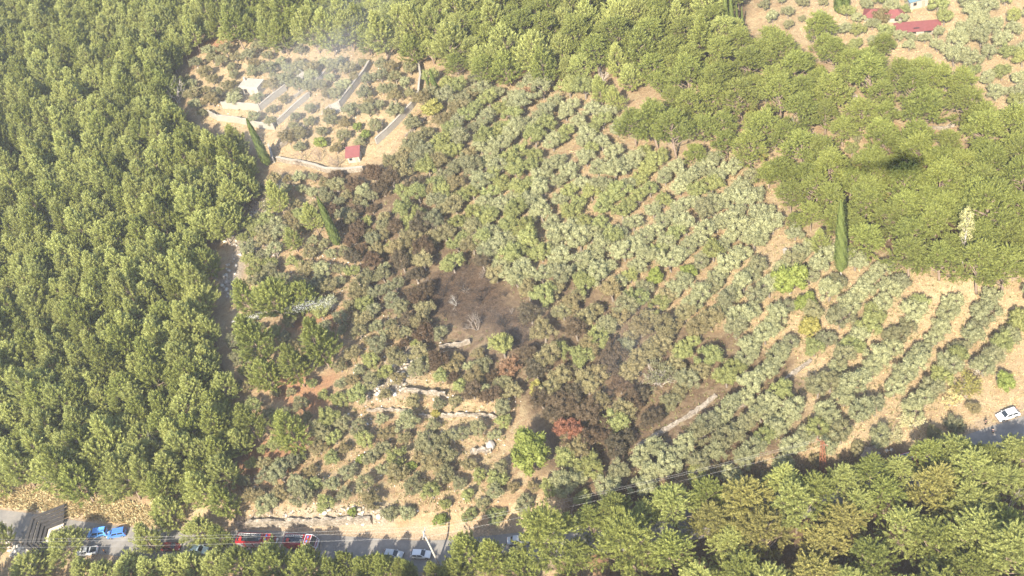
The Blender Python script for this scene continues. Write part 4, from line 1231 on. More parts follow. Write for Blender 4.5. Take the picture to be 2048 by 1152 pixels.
umb = [(1090, 1070, 70), (1150, 1110, 46), (1250, 1075, 80), (1345, 1110, 56),
       (1305, 225, 50), (1345, 255, 44), (1265, 245, 34), (1390, 300, 26), (1425, 30, 40), (1480, 80, 34), (1560, 97, 40), (1440, 110, 38), (1640, 40, 34), (1648, 82, 30), (1612, 122, 22), (1700, 112, 32), (1765, 82, 30),
       (1735, 150, 42), (1800, 145, 34), (1880, 150, 44), (1850, 198, 46), (1935, 195, 44), (1762, 252, 38), (1965, 255, 44), (1560, 190, 42), (1480, 185, 40),
       (1530, 245, 38), (1602, 225, 42), (1650, 165, 30), (1500, 290, 38), (1600, 285, 42), (1650, 225, 32), (1645, 305, 38), (1420, 195, 34), (1440, 150, 32), (1380, 120, 34), (1340, 90, 36), (1300, 60, 38),
       (1980, 325, 44), (2035, 285, 44), (2010, 235, 30), (1930, 320, 42), (1880, 320, 36), (1700, 350, 36), (1760, 345, 36), (1560, 330, 34),
       (1370, 60, 34), (1230, 60, 42), (1150, 50, 44), (1090, 60, 36), (1190, 100, 36)]
for x, y, rp in umb: note('u', (x, y), rp, mat=L_PINE_BRIGHT, where='pine')
gold = [(1490, 992, 62), (1525, 1062, 62), (1425, 1040, 50), (1345, 1010, 52), (1415, 992, 46), (1570, 970, 46), (1630, 980, 52), (1690, 962, 46), (1745, 948, 44), (1800, 942, 38), (1855, 918, 44),
        (1910, 898, 50), (1975, 912, 42), (2035, 908, 46), (1770, 985, 46), (1720, 1005, 44), (1230, 1025, 46), (1290, 1020, 42), (1180, 1045, 40)]
for i, (x, y, rp) in enumerate(gold): note('u', (x, y), rp, mat=L_PINE_GOLD if i < 3 else (L_PINE if i % 2 else L_PINE_BRIGHT), where='pine')
for x, y, rp in [(1870, 440, 42), (1965, 470, 44), (2025, 455, 44), (1990, 400, 46), (1820, 465, 40), (1900, 495, 34), (2030, 515, 34), (1960, 520, 26), (1780, 430, 40), (1860, 390, 42), (1730, 400, 38), (1930, 430, 36), (1580, 385, 32), (1620, 425, 28), (1535, 340, 28), (1660, 390, 34), (1610, 350, 34), (1590, 440, 20), (1715, 455, 28)]: note('u', (x, y), rp, mat=L_PINE_BRIGHT, where='pine')
HOLES = [(1570, 505, 26), (2015, 830, 40)]
fill('d', FOREST_LEFT, 4.0, (2.8, 4.8), [L_PINE, L_PINE, L_PINE_BRIGHT], [(20, 300, 30), (0, 450, 20), (515, 290, 42), (545, 330, 30)], 'pine', seed=1, k=.41, sz=(.85, 1.2), zc=7.0, world_box=(-230, -20, 130, 475))
fill('du', FOREST_TOP, 5.2, (3.2, 5.2), [L_PINE, L_PINE_BRIGHT], [(880, 92, 22), (1200, 118, 30)], 'pine', seed=2, k=.5, zc=8.5, world_box=(-130, 200, 230, 475))
fill('u', FOREST_RIGHT, 5.2, (4.6, 6.2), [L_PINE_BRIGHT], [], 'pine', seed=3, k=.42, sz=(.8, 1.15), zc=9.0, world_box=(20, 190, 110, 330))
fill('u', FOREST_BOTTOM, 6.2, (5.0, 6.8), [L_PINE_BRIGHT, L_PINE, L_PINE, L_PINE_GOLD], [], 'pine', seed=4, k=.48, sz=(.85, 1.15), zc=9.5, world_box=(-20, 170, 20, 140))

UPPER_RIGHT = [(1240, 120), (1300, 100), (1440, 60), (1500, 70), (1560, 60), (1610, 90), (1700, 80), (1780, 110), (1880, 120), (1960, 180), (2060, 230), (2060, 300), (1740, 330), (1560, 360), (1470, 290), (1400, 250), (1330, 180)]
fill('u', UPPER_RIGHT, 5.8, (3.8, 5.6), [L_PINE_BRIGHT], [(1700, 275, 34), (1500, 95, 22), (1590, 65, 34), (1660, 130, 18), (1700, 180, 20), (1860, 245, 42), (1700, 320, 22), (1810, 330, 26), (1640, 100, 16), (1335, 165, 26)], 'pine', seed=14, k=.5, sz=(.8, 1.15), zc=8.5, world_box=(10, 190, 130, 340))
fill('d', [(-200, 1190), (1190, 1190), (1190, 1600), (-200, 1600)], 7.0, (4, 5.2), [L_PINE, L_PINE_BRIGHT], [], 'pine', seed=15, k=.6, zc=7.0, world_box=(-200, 60, 20, 170))
# the olive grove: planted rows
GROVE = [(862, 150), (960, 150), (1080, 165), (1200, 178), (1265, 250), (1330, 300), (1420, 310), (1500, 325), (1560, 390), (1570, 450), (1640, 490), (1720, 500), (1830, 540), (1940, 545), (2300, 560),
         (2300, 640), (2035, 690), (1990, 745), (1920, 790), (1850, 835), (1790, 885), (1660, 930), (1500, 962), (1210, 1005), (1130, 975), (1105, 860), (1050, 760), (1000, 700), (850, 640), (800, 520), (745, 350), (800, 290)]
ra, rb = at(1420, 660), at(1545, 535)
rd = (rb - ra)[:2]; rd /= np.linalg.norm(rd); rn = np.array([-rd[1], rd[0]])
rng = np.random.default_rng(77)
SCX = [(985, 600), (1120, 560), (1330, 590), (1480, 680), (1480, 800), (1350, 800), (1230, 900), (1090, 940), (1040, 760), (900, 700), (790, 560), (780, 420), (870, 430)]
BAND = [(735, 345), (830, 350), (870, 470), (1000, 540), (1090, 640), (1230, 690), (1330, 780), (1330, 860), (1180, 930), (1070, 860), (1030, 760), (860, 700), (790, 560)]
rows = []
for ri in range(-18, 41):
    row = []
    for k in range(-70, 85):
        off = rng.normal(0, .34, 2)
        if ri > 10: off = off * 1.7
        p = ra[:2] + rn * (ri * 5.6 + off[0] + 1.2 * math.sin(k * .23 + ri * .3)) + rd * (k * 3.3 + off[1] + (ri % 2) * 1.6)
        z = float(hgt(p[0], p[1])); x, y = project((p[0], p[1], z + 2.6))
        if not (-60 < x < 2120 and 100 < y < 1100) or not in_poly(x, y, GROVE): continue
        if in_poly(x, y, BURN) or abs(road_s(p[0], p[1])) < 6: continue
        if any(np.hypot(x - a, y - b) < c_ for a, b, c_ in HOLES): continue
        dense_zone = (x < 1250 and y < 480)
        r = rng.uniform(2.5, 3.4) if dense_zone or (x < 1250) else rng.uniform(2.35, 3.1)
        if rng.random() < .04 or not free(p[0], p[1], r, .47): continue
        sc = bool(in_poly(x, y, SCX))
        u = rng.random()
        if in_poly(x, y, BAND) and u < .8: mt = L_SINGED if u < .52 else L_SCORCH
        elif sc: mt = L_SCORCH if u < .5 else (L_OLIVE_GREY if u < .75 else L_OLIVE_GREEN)
        elif x < 960: mt = L_OLIVE_GREY if u < .5 else (L_SCORCH if u < .68 else L_OLIVE_GREEN)
        elif y < 520 and x < 1330: mt = L_OLIVE_GREEN if u < .45 else L_OLIVE
        else: mt = L_OLIVE if u < .72 else (L_OLIVE_GREEN if u < .85 else L_OLIVE_GREY)
        row.append(dict(kind='o', base=np.array([p[0], p[1], z]), scale=r / 3.2, mat=mt, where='row', var=None, px=(x, y), r=r, sz=rng.uniform(1.0, 1.35), bark=None, scorch=sc))
        PLACED.append((p[0], p[1], r))
    if row: rows.append(row)
for ri, row in enumerate(rows):
    for k, t in enumerate(row): t['row'] = (ri, k); TREES.append(t)

# terraces below the burnt patch, walled plot, far olives
SLOPE = [(470, 420), (520, 360), (640, 350), (740, 370), (780, 480), (840, 560), (850, 640), (1000, 720), (1045, 800), (1010, 850), (1010, 1000), (900, 1030), (490, 1035), (470, 960), (600, 900), (680, 780), (650, 640), (500, 560)]
BAND2 = [(640, 350), (745, 350), (800, 540), (870, 690), (1045, 780), (1020, 840), (900, 760), (760, 650), (680, 500)]
fill('os', BAND2, 4.0, (1.7, 2.9), [L_SINGED, L_SINGED, L_SCORCH, L_OLIVE_GREY], [(690, 590, 26)], 'slope', seed=25, k=.68, zc=2.0, sz=(.95, 1.35), world_box=(-100, 20, 130, 330))
fill('s', [(470, 640), (690, 640), (690, 800), (640, 900), (480, 970), (455, 800)], 3.6, (1.2, 2.5), [L_OLIVE_GREY, L_OLIVE_GREEN, L_SCORCH], [], 'slope', seed=26, k=.4, zc=1.5, sz=(.9, 1.3), world_box=(-110, 0, 120, 300))
fill('os', [(920, 940), (1050, 950), (1120, 970), (1140, 1050), (1000, 1062), (900, 1045)], 4.0, (1.4, 2.6), [L_OLIVE_GREY, L_OLIVE_GREEN, L_SCORCH], [], 'slope', seed=27, k=.6, zc=1.5, world_box=(-60, 40, 100, 200))
fill('os', SLOPE, 3.7, (1.6, 3.0), [L_OLIVE_GREY, L_OLIVE_GREY, L_OLIVE, L_OLIVE_GREEN, L_SCORCH], [(690, 590, 26), (840, 790, 18), (900, 860, 16), (960, 890, 30), (760, 960, 14), (640, 650, 24), (520, 780, 22), (730, 780, 16)], 'slope', seed=5, k=.62, sz=(.95, 1.35), zc=2.0, world_box=(-100, 20, 130, 330))
PLOT = [(365, 160), (400, 110), (480, 85), (560, 92), (700, 95), (830, 115), (838, 190), (790, 250), (740, 285), (700, 300), (600, 300), (560, 290), (560, 265), (480, 245), (400, 235)]
fill('os', PLOT, 4.4, (1.9, 3.0), [L_OLIVE_GREY, L_OLIVE_GREY, L_SCORCH, L_OLIVE], [(505, 172, 24), (607, 152, 14), (672, 215, 18), (560, 262, 20), (485, 222, 16), (700, 235, 14), (600, 245, 12), (640, 205, 10), (800, 240, 10)], 'plot', seed=6, k=.68, sz=(1.1, 1.5), zc=2.0, world_box=(-130, 0, 220, 420))
fill('o', [(1870, 10), (2200, -60), (2200, 260), (2050, 245), (1985, 190), (1915, 130), (1885, 95), (1890, 60)], 4.6, (2.4, 3.2), [L_OLIVE, L_OLIVE, L_OLIVE_GREEN], [(1960, 110, 12), (1930, 95, 16)], 'far', seed=7, k=.6, sz=(1.0, 1.3), zc=2.5, world_box=(60, 200, 170, 330))
fill('os', [(1500, -40), (1660, -40), (1640, 40), (1580, 60), (1520, 30)], 4.0, (1.4, 2.3), [L_OLIVE, L_OLIVE_GREY], [], 'far', seed=8, k=.8, zc=2.0, world_box=(40, 160, 200, 400))
fill('o', [(1690, 5), (1870, -60), (1900, 20), (1880, 95), (1700, 100)], 4.2, (1.7, 2.6), [L_OLIVE, L_OLIVE_GREEN], [(1835, 52, 48), (1735, 25, 16), (1802, 28, 14), (1842, 6, 14)], 'far', seed=9, k=.7, zc=2.0, world_box=(60, 180, 190, 400))
fill('s', [(1820, 105), (1900, 100), (1990, 215), (1950, 190), (1870, 125)], 5.5, (1.2, 1.9), [L_OLIVE_GREY, L_OLIVE], [], 'far', seed=10, k=.8, zc=1.6, world_box=(60, 180, 170, 330))
fill('s', FOREST_RIGHT, 4.2, (1.0, 2.0), [L_OLIVE_GREEN, L_PINE_BRIGHT, L_YELLOW], [], 'brush', seed=22, k=.3, zc=1.2, world_box=(20, 190, 110, 330))
fill('s', [(1270, 130), (1430, 120), (1700, 140), (1720, 330), (1560, 340), (1440, 260), (1330, 200)], 4.4, (1.0, 2.1), [L_OLIVE_GREEN, L_OLIVE_GREEN, L_OLIVE_GREY, L_YELLOW], [], 'brush', seed=12, k=.36, zc=1.2, world_box=(20, 160, 150, 330))
fill('os', [(1130, 985), (1300, 968), (1500, 935), (1650, 915), (1740, 890), (1900, 830), (1960, 800), (1960, 850), (1800, 910), (1800, 925), (1650, 980), (1400, 1025), (1180, 1060)], 3.4, (1.5, 2.6), [L_OLIVE_GREY, L_OLIVE_GREEN, L_SCORCH], [], 'verge', seed=13, k=.6, zc=1.2, world_box=(-40, 160, 60, 180))

# ------------------------------------------------------------------ build the trees: the 300 that show largest of a kind one by one
def seen(t):
    x, y = t['px']; m_ = t['r'] * px_per_m(t['base']) * .7
    return -m_ < x < 2048 + m_ and -m_ < y < 1152 + m_
def area_word(x, y, kind):
    if kind == 'pine':
        if x < 470 and y < 990:
            v = ['at top of left wood', 'in left wood level with small house', 'in left wood level with leaning cypress', 'in left wood level with slope cypress',
                 'in left wood level with burnt patch', 'in left wood below burnt patch level', 'in left wood level with lower terraces', 'in left wood just above road'][min(7, int(max(0, y) / 124))]
            return v
        if y > 1000 and x < 1000: return 'along the near side of the road'
        if y > 900: return 'in lower right wood' + (' near golden pines' if x < 1640 else ' below lay-by')
        if x < 700 and y > 330: return 'standing apart between left wood and slope'
        if y < 140 and x < 1270: return 'in top wood' + (' above walled plot' if x < 850 else ' above grove')
        if y < 140: return 'left of the red roofs at upper right'
        if y < 310: return 'among upper right pines' + (' near stone bank' if x > 1700 else ' beside grove')
        return 'in right wood behind poplar'
    return {'slope': 'on the dry slope above the road', 'plot': 'inside the walled plot', 'far': 'around the red roofed houses', 'brush': 'under the upper right pines', 'verge': 'in the roadside shade above the lower right wood'}[kind]
PROTO = {'o': OLIVE, 's': SHRUB, 'l': LEAFY, 'p': SPARSE, 'd': PINE_D, 'u': PINE_U}
TONE = {L_PINE.name: 'green', L_PINE_BRIGHT.name: 'bright green', L_PINE_GOLD.name: 'golden', L_OLIVE.name: 'silvery', L_OLIVE_GREEN.name: 'greenish', L_OLIVE_GREY.name: 'grey green', L_SCORCH.name: 'scorched brownish', L_SINGED.name: 'dark singed',  L_YELLOW.name: 'yellow green'}
fam = {'o': 'olive', 's': 'olive', 'd': 'pine', 'u': 'pine'}
rest = {'olive': [], 'pine': []}
chosen = []
for f in ('olive', 'pine'):
    c = [t for t in TREES if fam.get(t['kind']) == f and not str(t['where']).startswith('=')]
    vis = sorted([t for t in c if seen(t)], key=lambda t: -t['r'] * px_per_m(t['base']))
    chosen += vis[:300]; ids = {id(t) for t in vis[:300]}
    rest[f] = [t for t in c if id(t) not in ids]
    import sys; print(f, len(c), 'visible', len(vis), file=sys.stderr)
cells = {}
rowcount = {}
for t in chosen:
    if t['where'] == 'row': rowcount.setdefault(t['row'][0], []).append(t)
live_rows = sorted(rowcount)
for i, rk in enumerate(live_rows):
    for k, t in enumerate(sorted(rowcount[rk], key=lambda t: t['row'][1])):
        t['label'] = f"{TONE[t['mat'].name]} olive, {ordw(k)} from lower end of {ordw(i)} grove row from road"
        t['group'] = 'olive trees planted in rows in the grove'
for t in chosen:
    if t['where'] == 'row': continue
    a = area_word(*t['px'], t['where'])
    what = 'pine' if fam[t['kind']] == 'pine' else ('olive tree' if t['kind'] == 'o' else 'shrub')
    cells.setdefault((TONE[t['mat'].name] + ' ' + what, a), []).append(t)
for (what, a), L in cells.items():
    L.sort(key=lambda t: t['px'][0])
    for i, t in enumerate(L):
        t['label'] = f"{what}, {ordw(i)} from left {a}" if len(L) > 1 else f"only {what} {a}"
        t['group'] = what.split()[-1] + 's ' + a
for t in TREES:
    if str(t['where']).startswith('='): t['label'] = t['where'][1:]; t['group'] = None; chosen.append(t)
NAME = {'o': 'olive_tree', 's': 'shrub', 'l': 'leafy_tree', 'p': 'dry_shrub', 'd': 'pine_tree', 'u': 'pine_tree'}
CAT = {'o': 'olive tree', 's': 'shrub', 'l': 'tree', 'p': 'shrub', 'd': 'pine', 'u': 'pine'}
rng = np.random.default_rng(3)
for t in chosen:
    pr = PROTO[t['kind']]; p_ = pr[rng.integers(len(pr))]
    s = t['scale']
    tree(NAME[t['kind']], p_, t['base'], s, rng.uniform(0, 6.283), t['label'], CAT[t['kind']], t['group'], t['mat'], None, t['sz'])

# the rest of a kind, and the woods beyond the frame, as one object each
def scatter(name, label, pts, scl, rot, kinds, kind_idx):
    """instances on points; every kind is one mesh with trunk and crown"""
    coll = bpy.data.collections.new(name + '_kinds')
    for i, ((tm, cm), lm) in enumerate(kinds):
        V1 = np.empty(len(tm.vertices) * 3, np.float32); tm.vertices.foreach_get('co', V1); V2 = np.empty(len(cm.vertices) * 3, np.float32); cm.vertices.foreach_get('co', V2)
        k = len(V1) // 3
        F2 = (np.arange(len(V2) // 3).reshape(-1, 4) + k)
        V = np.concatenate([V1, V2]).reshape(-1, 3)
        tn = np.zeros(len(cm.vertices), np.float32); cm.attributes['tone'].data.foreach_get('value', tn)
        f4 = np.array([tuple(p.vertices) for p in tm.polygons if len(p.vertices) == 4])
        me_ = mesh_np(name + '_kind', V, [f4, F2], [tm.materials[0], lm], np.concatenate([np.zeros(k), tn]), mat_idx=np.concatenate([np.zeros(len(f4)), np.ones(len(F2))]))
        coll.objects.link(bpy.data.objects.new('%s_kind_%02d' % (name, i), me_))
    pts = np.asarray(pts); c0 = pts.mean(0)
    me = bpy.data.meshes.new(name); me.from_pydata([tuple(p - c0) for p in pts], [], [])
    for nm, ty, v in (('scl', 'FLOAT', np.asarray(scl, np.float32)), ('rz', 'FLOAT', np.asarray(rot, np.float32)), ('kind', 'INT', np.asarray(kind_idx, np.int32))):
        a = me.attributes.new(nm, ty, 'POINT'); a.data.foreach_set('value', v)
    o = link(name, me, None, tuple(c0))
    ng = bpy.data.node_groups.new(name, 'GeometryNodeTree')
    ng.interface.new_socket('Geometry', in_out='INPUT', socket_type='NodeSocketGeometry'); ng.interface.new_socket('Geometry', in_out='OUTPUT', socket_type='NodeSocketGeometry')
    I = ng.nodes.new('NodeGroupInput'); O = ng.nodes.new('NodeGroupOutput')
    ip = ng.nodes.new('GeometryNodeInstanceOnPoints'); ci = ng.nodes.new('GeometryNodeCollectionInfo')
    ci.inputs['Collection'].default_value = coll; ci.inputs['Separate Children'].default_value = True; ci.inputs['Reset Children'].default_value = True
    ip.inputs['Pick Instance'].default_value = True
    def named(nm, ty):
        q = ng.nodes.new('GeometryNodeInputNamedAttribute'); q.data_type = ty; q.inputs['Name'].default_value = nm; return q.outputs['Attribute']
    cx = ng.nodes.new('ShaderNodeCombineXYZ')
    ng.links.new(I.outputs[0], ip.inputs['Points']); ng.links.new(ci.outputs[0], ip.inputs['Instance']); ng.links.new(named('rz', 'FLOAT'), cx.inputs[2])
    ng.links.new(named('kind', 'INT'), ip.inputs['Instance Index'])
    ng.links.new(cx.outputs[0], ip.inputs['Rotation']); ng.links.new(named('scl', 'FLOAT'), ip.inputs['Scale']); ng.links.new(ip.outputs[0], O.inputs[0])
    md = o.modifiers.new('scatter', 'NODES'); md.node_group = ng
    return tag(o, label, None, None, 'stuff')
for f, name, label, protos in (('olive', 'far_olive_grove', 'smaller olive trees and shrubs that merge into one mass', [OLIVE[0], OLIVE[1], OLIVE[5]]), ('pine', 'far_pine_wood', 'smaller pine crowns that merge into one mass of woodland', [PINE_D[0], PINE_D[3], PINE_D[5], PINE_U[0], PINE_U[2]])):
    L = rest[f]
    if L:
        mats_ = []
        for t in L:
            if t['mat'] not in mats_: mats_.append(t['mat'])
        kinds = [(p, m_) for m_ in mats_ for p in protos]
        def pick(t):
            j = rng.integers(len(protos)) if f == 'olive' else (rng.integers(0, 3) if t['kind'] == 'd' else rng.integers(3, 5))
            return mats_.index(t['mat']) * len(protos) + j
        scatter(name, label, [t['base'] for t in L], [t['r'] / (3.2 if f == 'olive' else 4.4 if t['kind'] == 'd' else 5.6) for t in L], rng.uniform(0, 6.28, len(L)), kinds, [pick(t) for t in L])

# burnt and bare trees
for i, (x, y, s, mt, lb) in enumerate([
    (912, 612, .7, M_GREYWALL, 'bare grey tree skeleton in the middle of the burnt patch'),
    (930, 580, .8, M_CHAR, 'charred bare tree at the top of the burnt patch'),
    (885, 592, .9, M_CHAR, 'charred bare tree at the left rim of the burnt patch'),
    (965, 600, .9, M_CHAR, 'charred bare tree right of the grey skeleton in the burnt patch'),
    (955, 660, 1.1, M_BARK_OLIVE, 'bare scorched tree at the lower edge of the burnt patch'),
    (1010, 655, .9, M_CHAR, 'charred bare tree at the right end of the burnt patch'),
    (1040, 695, 1.0, M_CHAR, 'blackened bare tree just below the burnt patch'),
    (985, 560, .8, M_CHAR, 'charred bare tree at the upper right rim of the burnt patch'),
    (605, 328, 1.2, M_BARK, 'bare brown tree inside the long pale wall, left one'),
    (640, 322, 1.1, M_BARK, 'bare brown tree inside the long pale wall, middle one'),
    (675, 335, 1.1, M_BARK, 'bare brown tree inside the long pale wall, right one'),
    (1320, 765, 1.2, M_PALEBARK, 'bare white limbs rising from the bleached dead tree in the scorched grove'),
    (1205, 165, 1.1, M_PALEBARK, 'bleached dead tree at the top edge of the olive grove'),
    (1142, 1035, 1.3, M_BARK, 'bare dark forked tree in shade above the roadside pines'),
    (1960, 748, .9, M_PALEBARK, 'bare pale fallen branches in the shrub beside the lay-by'),
    (340, 95, 1.3, M_BARK, 'bare brown dead tree at the left wood margin near the plot'),
    (500, 1050, 1.0, M_BARK, 'bare brown branches above the left end of the fire engines')]):
    g = at(x, y); r_ = empty('bare_tree', g, i * 1.3, s); link('branches', BARE[i % 5], r_, mat=mt); tag(r_, lb, 'bare tree', 'bare trees')

rb_ = np.random.default_rng(61); spots = []
while len(spots) < 16:
    x, y = rb_.uniform(850, 1075), rb_.uniform(530, 695)
    if in_poly(x, y, BURN) and all(np.hypot(x - a, y - b) > 24 for a, b in spots): spots.append((x, y))
for i, (x, y) in enumerate(sorted(spots)):
    r_ = empty('charred_shrub', at(x, y), i * 1.9, rb_.uniform(.4, .7)); link('branches', BARE[(i + 2) % 5], r_, mat=M_CHAR if i % 4 else M_BARK_OLIVE)
    tag(r_, f'small charred leafless shrub, {ordw(i)} from the left in the burnt patch', 'bare shrub', 'charred shrubs in the burnt patch')
for i, (x, y, lb) in enumerate([(118, 430, 'pale dead snag poking out of the left wood, upper one'), (120, 935, 'pale dead snag poking out of the left wood, lower one'), (338, 165, 'grey dead trunk at the left wood margin beside the plot'),
                                (470, 25, 'pale dead trunk in the wood above the walled plot'), (300, 870, 'pale dead branch amid the lower left wood'), (1590, 262, 'grey dead snag among the upper right pines'), (2010, 1010, 'bare grey snag in the lower right wood'), (1930, 1050, 'bare pale snag low in the right corner wood')]):
    r_ = empty('dead_snag', at(x, y, 8), i * 2.1, (1.6, 1.6, 2.4)); link('branches', BARE[i % 5], r_, mat=M_PALEBARK); tag(r_, lb, 'dead tree', 'dead snags')
# ------------------------------------------------------------------ ground cover and rubble (nobody could count it)
def cover(name, label, polys, count, seed, mat, kind, size):
    rng = np.random.default_rng(seed)
    Vs, T = [], []; got = 0
    x0 = min(p[0] for q in polys for p in q); x1 = max(p[0] for q in polys for p in q); y0 = min(p[1] for q in polys for p in q); y1 = max(p[1] for q in polys for p in q)
    x0, x1, y0, y1 = max(x0, -60), min(x1, 2110), max(y0, -40), min(y1, 1190)
    cx = rng.uniform(x0, x1, count * 4); cy = rng.uniform(y0, y1, count * 4); ok = np.zeros(len(cx), bool)
    for q in polys: ok |= in_poly(cx, cy, q)
    ok &= ~in_poly(cx, cy, BURN)
    if mat is M_STRAW: ok &= ~in_poly(cx, cy, SCORCHED)
    cx, cy = cx[ok][:count], cy[ok][:count]
    d = FWD + ((cx - 1024) / F_PX)[:, None] * EX + ((cy - 576) / F_PX)[:, None] * EY
    z = np.full(len(cx), 3.0)
    for _ in range(10):
        t = (z - CAM_H) / d[:, 2]; P = CAM + d * t[:, None]; z = .5 * z + .5 * hgt(P[:, 0], P[:, 1])
    P[:, 2] = z
    P = P[np.abs(road_s(P[:, 0], P[:, 1])) > 4.3]
    if kind == 'grass':
        k = 7; Q = np.repeat(P, k, 0) + rng.normal(0, .16, (len(P) * k, 3)) * (1, 1, 0)
        s = np.repeat(rng.uniform(*size, len(P)), k)
        ax = unit(rng.normal(0, .55, (len(Q), 3)) * (1, 1, 0) + (0, 0, 1))
        V = cards(Q + ax * (s * .35)[:, None], ax, sphere_pts(len(Q), rng), s * rng.uniform(.6, 1.2, len(Q)), s * .28, rng)
        me = card_mesh(name, [V], [np.clip(rng.normal(.5, .25, len(Q)), 0, 1)], mat)
    else:
        cube = np.array([(-1, -1, -1), (1, -1, -1), (1, 1, -1), (-1, 1, -1), (-1, -1, 1), (1, -1, 1), (1, 1, 1), (-1, 1, 1)], float)
        fc = np.array([(3, 2, 1, 0), (4, 5, 6, 7), (0, 1, 5, 4), (1, 2, 6, 5), (2, 3, 7, 6), (3, 0, 4, 7)])
        V = []; 
        for p in P:
            s = rng.uniform(*size) * np.array([1, rng.uniform(.6, 1), rng.uniform(.4, .8)]); a = rng.uniform(0, 6.28)
            c = cube * (1 - rng.uniform(0, .45, (8, 1))) * s; R_ = np.array([[math.cos(a), -math.sin(a), 0], [math.sin(a), math.cos(a), 0], [0, 0, 1]])
            V.append(c @ R_.T + p + (0, 0, s[2] * .25))
        V = np.concatenate(V); F_ = np.concatenate([fc + 8 * i for i in range(len(P))])
        me = mesh_np(name, V, [F_], [mat], np.repeat(rng.uniform(0, 1, len(P)), 8))
    return tag(link(name, me), label, None, None, 'stuff')
M_STRAW = leaf_mat('dry_straw', (.26, .18, .09), (.43, .335, .18), (.56, .46, .27), hue=0, trans=.2)
M_RUB = leaf_mat('pale_rubble', (.20, .175, .14), (.34, .305, .255), (.48, .44, .38), hue=0, trans=0)
M_WEED = leaf_mat('low_weeds', (.08, .085, .035), (.17, .16, .07), (.3, .26, .13), hue=0)
cover('dry_grass', 'dry straw coloured grass between the olives and on open ground', OPEN_TAN + [SLOPE, GROVE], 15000, 1, M_STRAW, 'grass', (.25, .6))
cover('bank_grass', 'tall dry golden grass on the bank above the road', [OPEN_TAN[2]], 2500, 2, M_STRAW, 'grass', (.7, 1.4))
cover('low_weeds', 'low dull green weeds scattered over the dry slopes', [SLOPE, GROVE, PLOT], 8000, 3, M_WEED, 'grass', (.3, .8))
cover('rubble', 'pale broken stones strewn along the slope and terraces', RUBBLE, 3200, 4, M_RUB, 'stone', (.16, .6))
cover('loose_stones', 'small pale stones scattered over the terraced slope', [SLOPE, PLOT], 900, 5, M_RUB, 'stone', (.1, .28))
deb = [[(14, 1060), (40, 1058), (70, 1120), (80, 1140), (40, 1140), (20, 1110)]]
cover('building_rubble', 'white blocks and broken rubble beside the dark stepped structure', deb, 140, 6, M_RUB, 'stone', (.3, .8))

# water jet from a hose at the wood's edge
M_SPRAY = plain('spray_droplets', (.85, .87, .88), .4, .3, 0, .05)
a0 = at(462, 644, 2.5) + (0, 0, 2.5); a1 = at(668, 603, 10) + (0, 0, 10.0)
rng = np.random.default_rng(8); k = 3600; t = rng.uniform(0, 1, k)
P = a0 + (a1 - a0) * t[:, None] + np.stack([np.zeros(k), np.zeros(k), 1.5 * t * (1 - t)], 1) + rng.normal(0, 1, (k, 3)) * (.12 + .75 * t[:, None])
V = cards(P - a0, sphere_pts(k, rng), sphere_pts(k, rng), rng.uniform(.05, .12, k), rng.uniform(.04, .09, k), rng)
tag(link('water_spray', card_mesh('water_spray', [V], [np.full(k, .5)], M_SPRAY), None, tuple(a0)), 'thin white jet of water spraying from the left wood edge', None, None, 'stuff')

# thin smoke still hanging in the trees
def smoke(label, px, dz, size, dens, seed):
    g_ = at(*px, dz) + (0, 0, dz)
    bm = bmesh.new(); bmesh.ops.create_icosphere(bm, subdivisions=3, radius=1)
    me_ = bpy.data.meshes.new('smoke'); bm.to_mesh(me_); bm.free()
    m, n = nt('thin_smoke')
    tc = n.nodes.new('ShaderNodeTexCoord')
    ln = n.nodes.new('ShaderNodeVectorMath'); ln.operation = 'LENGTH'; n.links.new(tc.outputs['Object'], ln.inputs[0])
    nz = N(n, 'ShaderNodeTexNoise'); nz.inputs['Scale'].default_value = 1.9; nz.inputs['Detail'].default_value = 3; nz.inputs['Distortion'].default_value = 1.0
    mp = n.nodes.new('ShaderNodeVectorMath'); mp.operation = 'ADD'; mp.inputs[1].default_value = (seed, seed * 2.3, 0); n.links.new(tc.outputs['Object'], mp.inputs[0]); n.links.new(mp.outputs[0], nz.inputs['Vector'])
    f = mathn(n, 'MULTIPLY', mathn(n, 'SUBTRACT', 1.0, ln.outputs['Value'], True), mathn(n, 'MULTIPLY', mathn(n, 'SUBTRACT', nz.outputs['Fac'], .30, True), dens * 5))
    pv = n.nodes.new('ShaderNodeVolumePrincipled'); pv.inputs['Color'].default_value = (.86, .89, .93, 1); n.links.new(f, pv.inputs['Density'])
    o_ = n.nodes.new('ShaderNodeOutputMaterial'); n.links.new(pv.outputs[0], o_.inputs['Volume'])
    me_.materials.append(m)
    ob = link('smoke', me_, None, tuple(g_), (0, 0, seed), size)
    tag(ob, label, None, None, 'stuff')
smoke('thin pale smoke drifting along the top of the walled plot', (690, 80), 9, (60, 24, 8), .011, 1)
smoke('thin smoke lingering over the lower part of the walled plot', (590, 180), 7, (46, 26, 6.5), .007, 2)
smoke('faint bluish smoke beside the burnt patch', (1040, 650), 5, (22, 12, 4.5), .003, 3)
smoke('faint smoke over the scorched olives right of the burnt patch', (1270, 690), 5, (20, 10, 4.5), .010, 4)
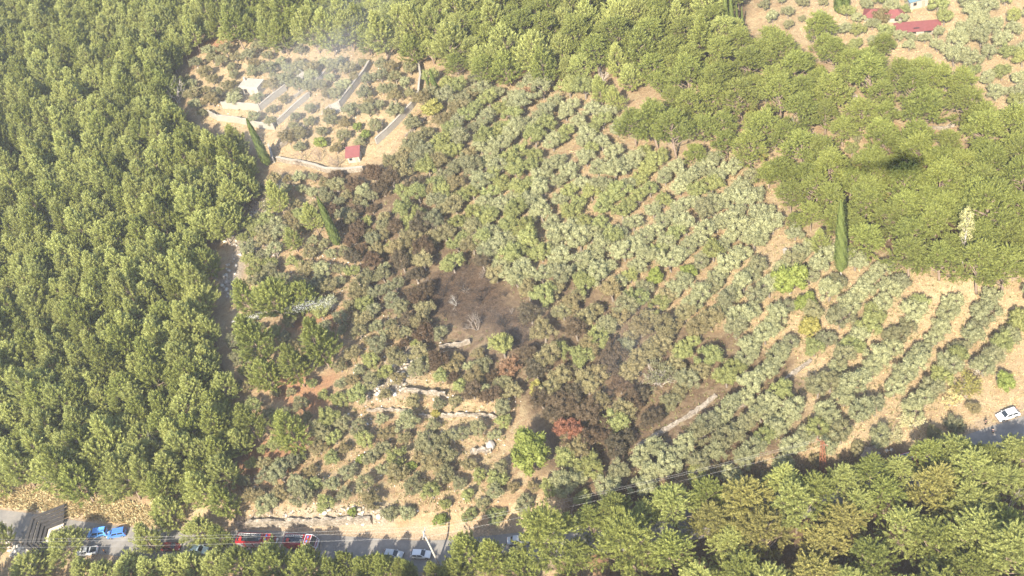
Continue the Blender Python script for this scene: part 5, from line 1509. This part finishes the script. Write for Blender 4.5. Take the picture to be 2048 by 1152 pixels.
# ------------------------------------------------------------------ the helicopter the picture is taken from (its shadow lies on the right wood)
hp = CAM - SUN_TRAVEL * 18.0
M_HELI = paint('helicopter_paint', (.5, .5, .48))
r = empty('helicopter', tuple(hp), math.atan2(EX[1], EX[0]), 1.45)
el = [(-2.6, .3, .2), (-2.2, 1.0, .0), (-1, 1.35, 0), (.8, 1.45, -.05), (2.2, 1.15, -.15), (3.2, .7, -.3), (3.7, .15, -.4)]
MB().loft([[(x, rr * math.cos(6.2832 * k / 14), z + rr * 1.05 * math.sin(6.2832 * k / 14)) for k in range(14)] for x, rr, z in el]).build('fuselage', M_HELI, r, smooth=True)
MB().tube([(-2, 0, .4), (-5, 0, .6), (-8.2, 0, .8)], [.7, .38, .2], 10).build('tail_boom', M_HELI, r, smooth=True)
MB().prism([(-8.6, .6), (-8.9, 2.3), (-8.2, 2.3), (-7.4, .8)], -.1, .1).build('tail_fin', M_HELI, r)
MB().tube([(0, 0, 1.2), (0, 0, 2.1)], .22, 10).build('mast', M_GLASS, r)
for k in range(4):
    a = k * math.pi / 2 + .4; mb = MB(); mb.box((3.9, 0, 2.05), (7.2, .42, .05)); mb.build('rotor_blade', M_GLASS, r, rz=a)
for y in (-1.2, 1.2):
    mb = MB(); mb.tube([(-2.2, y, -2), (2.6, y, -2)], .07, 6); mb.tube([(-1, y, -2), (-1, y * .6, -.9)], .05, 6); mb.tube([(1.3, y, -2), (1.3, y * .6, -.9)], .05, 6); mb.build('skid', M_GLASS, r)
tag(r, 'helicopter behind the viewer whose shadow falls on the right pine wood', 'helicopter')

# ------------------------------------------------------------------ the air
mb = MB(); mb.box((0, 275, 100), (7400, 7400, 224))
m, n = nt('thin_haze')
pv = n.nodes.new('ShaderNodeVolumePrincipled'); pv.inputs['Color'].default_value = (.93, .95, .97, 1); pv.inputs['Density'].default_value = .0002
pv.inputs['Anisotropy'].default_value = .2
o = n.nodes.new('ShaderNodeOutputMaterial'); n.links.new(pv.outputs[0], o.inputs['Volume'])
tag(mb.build('haze', m), 'thin pale haze in the air over the hillside', None, None, 'stuff')
print('objects', len(bpy.data.objects))
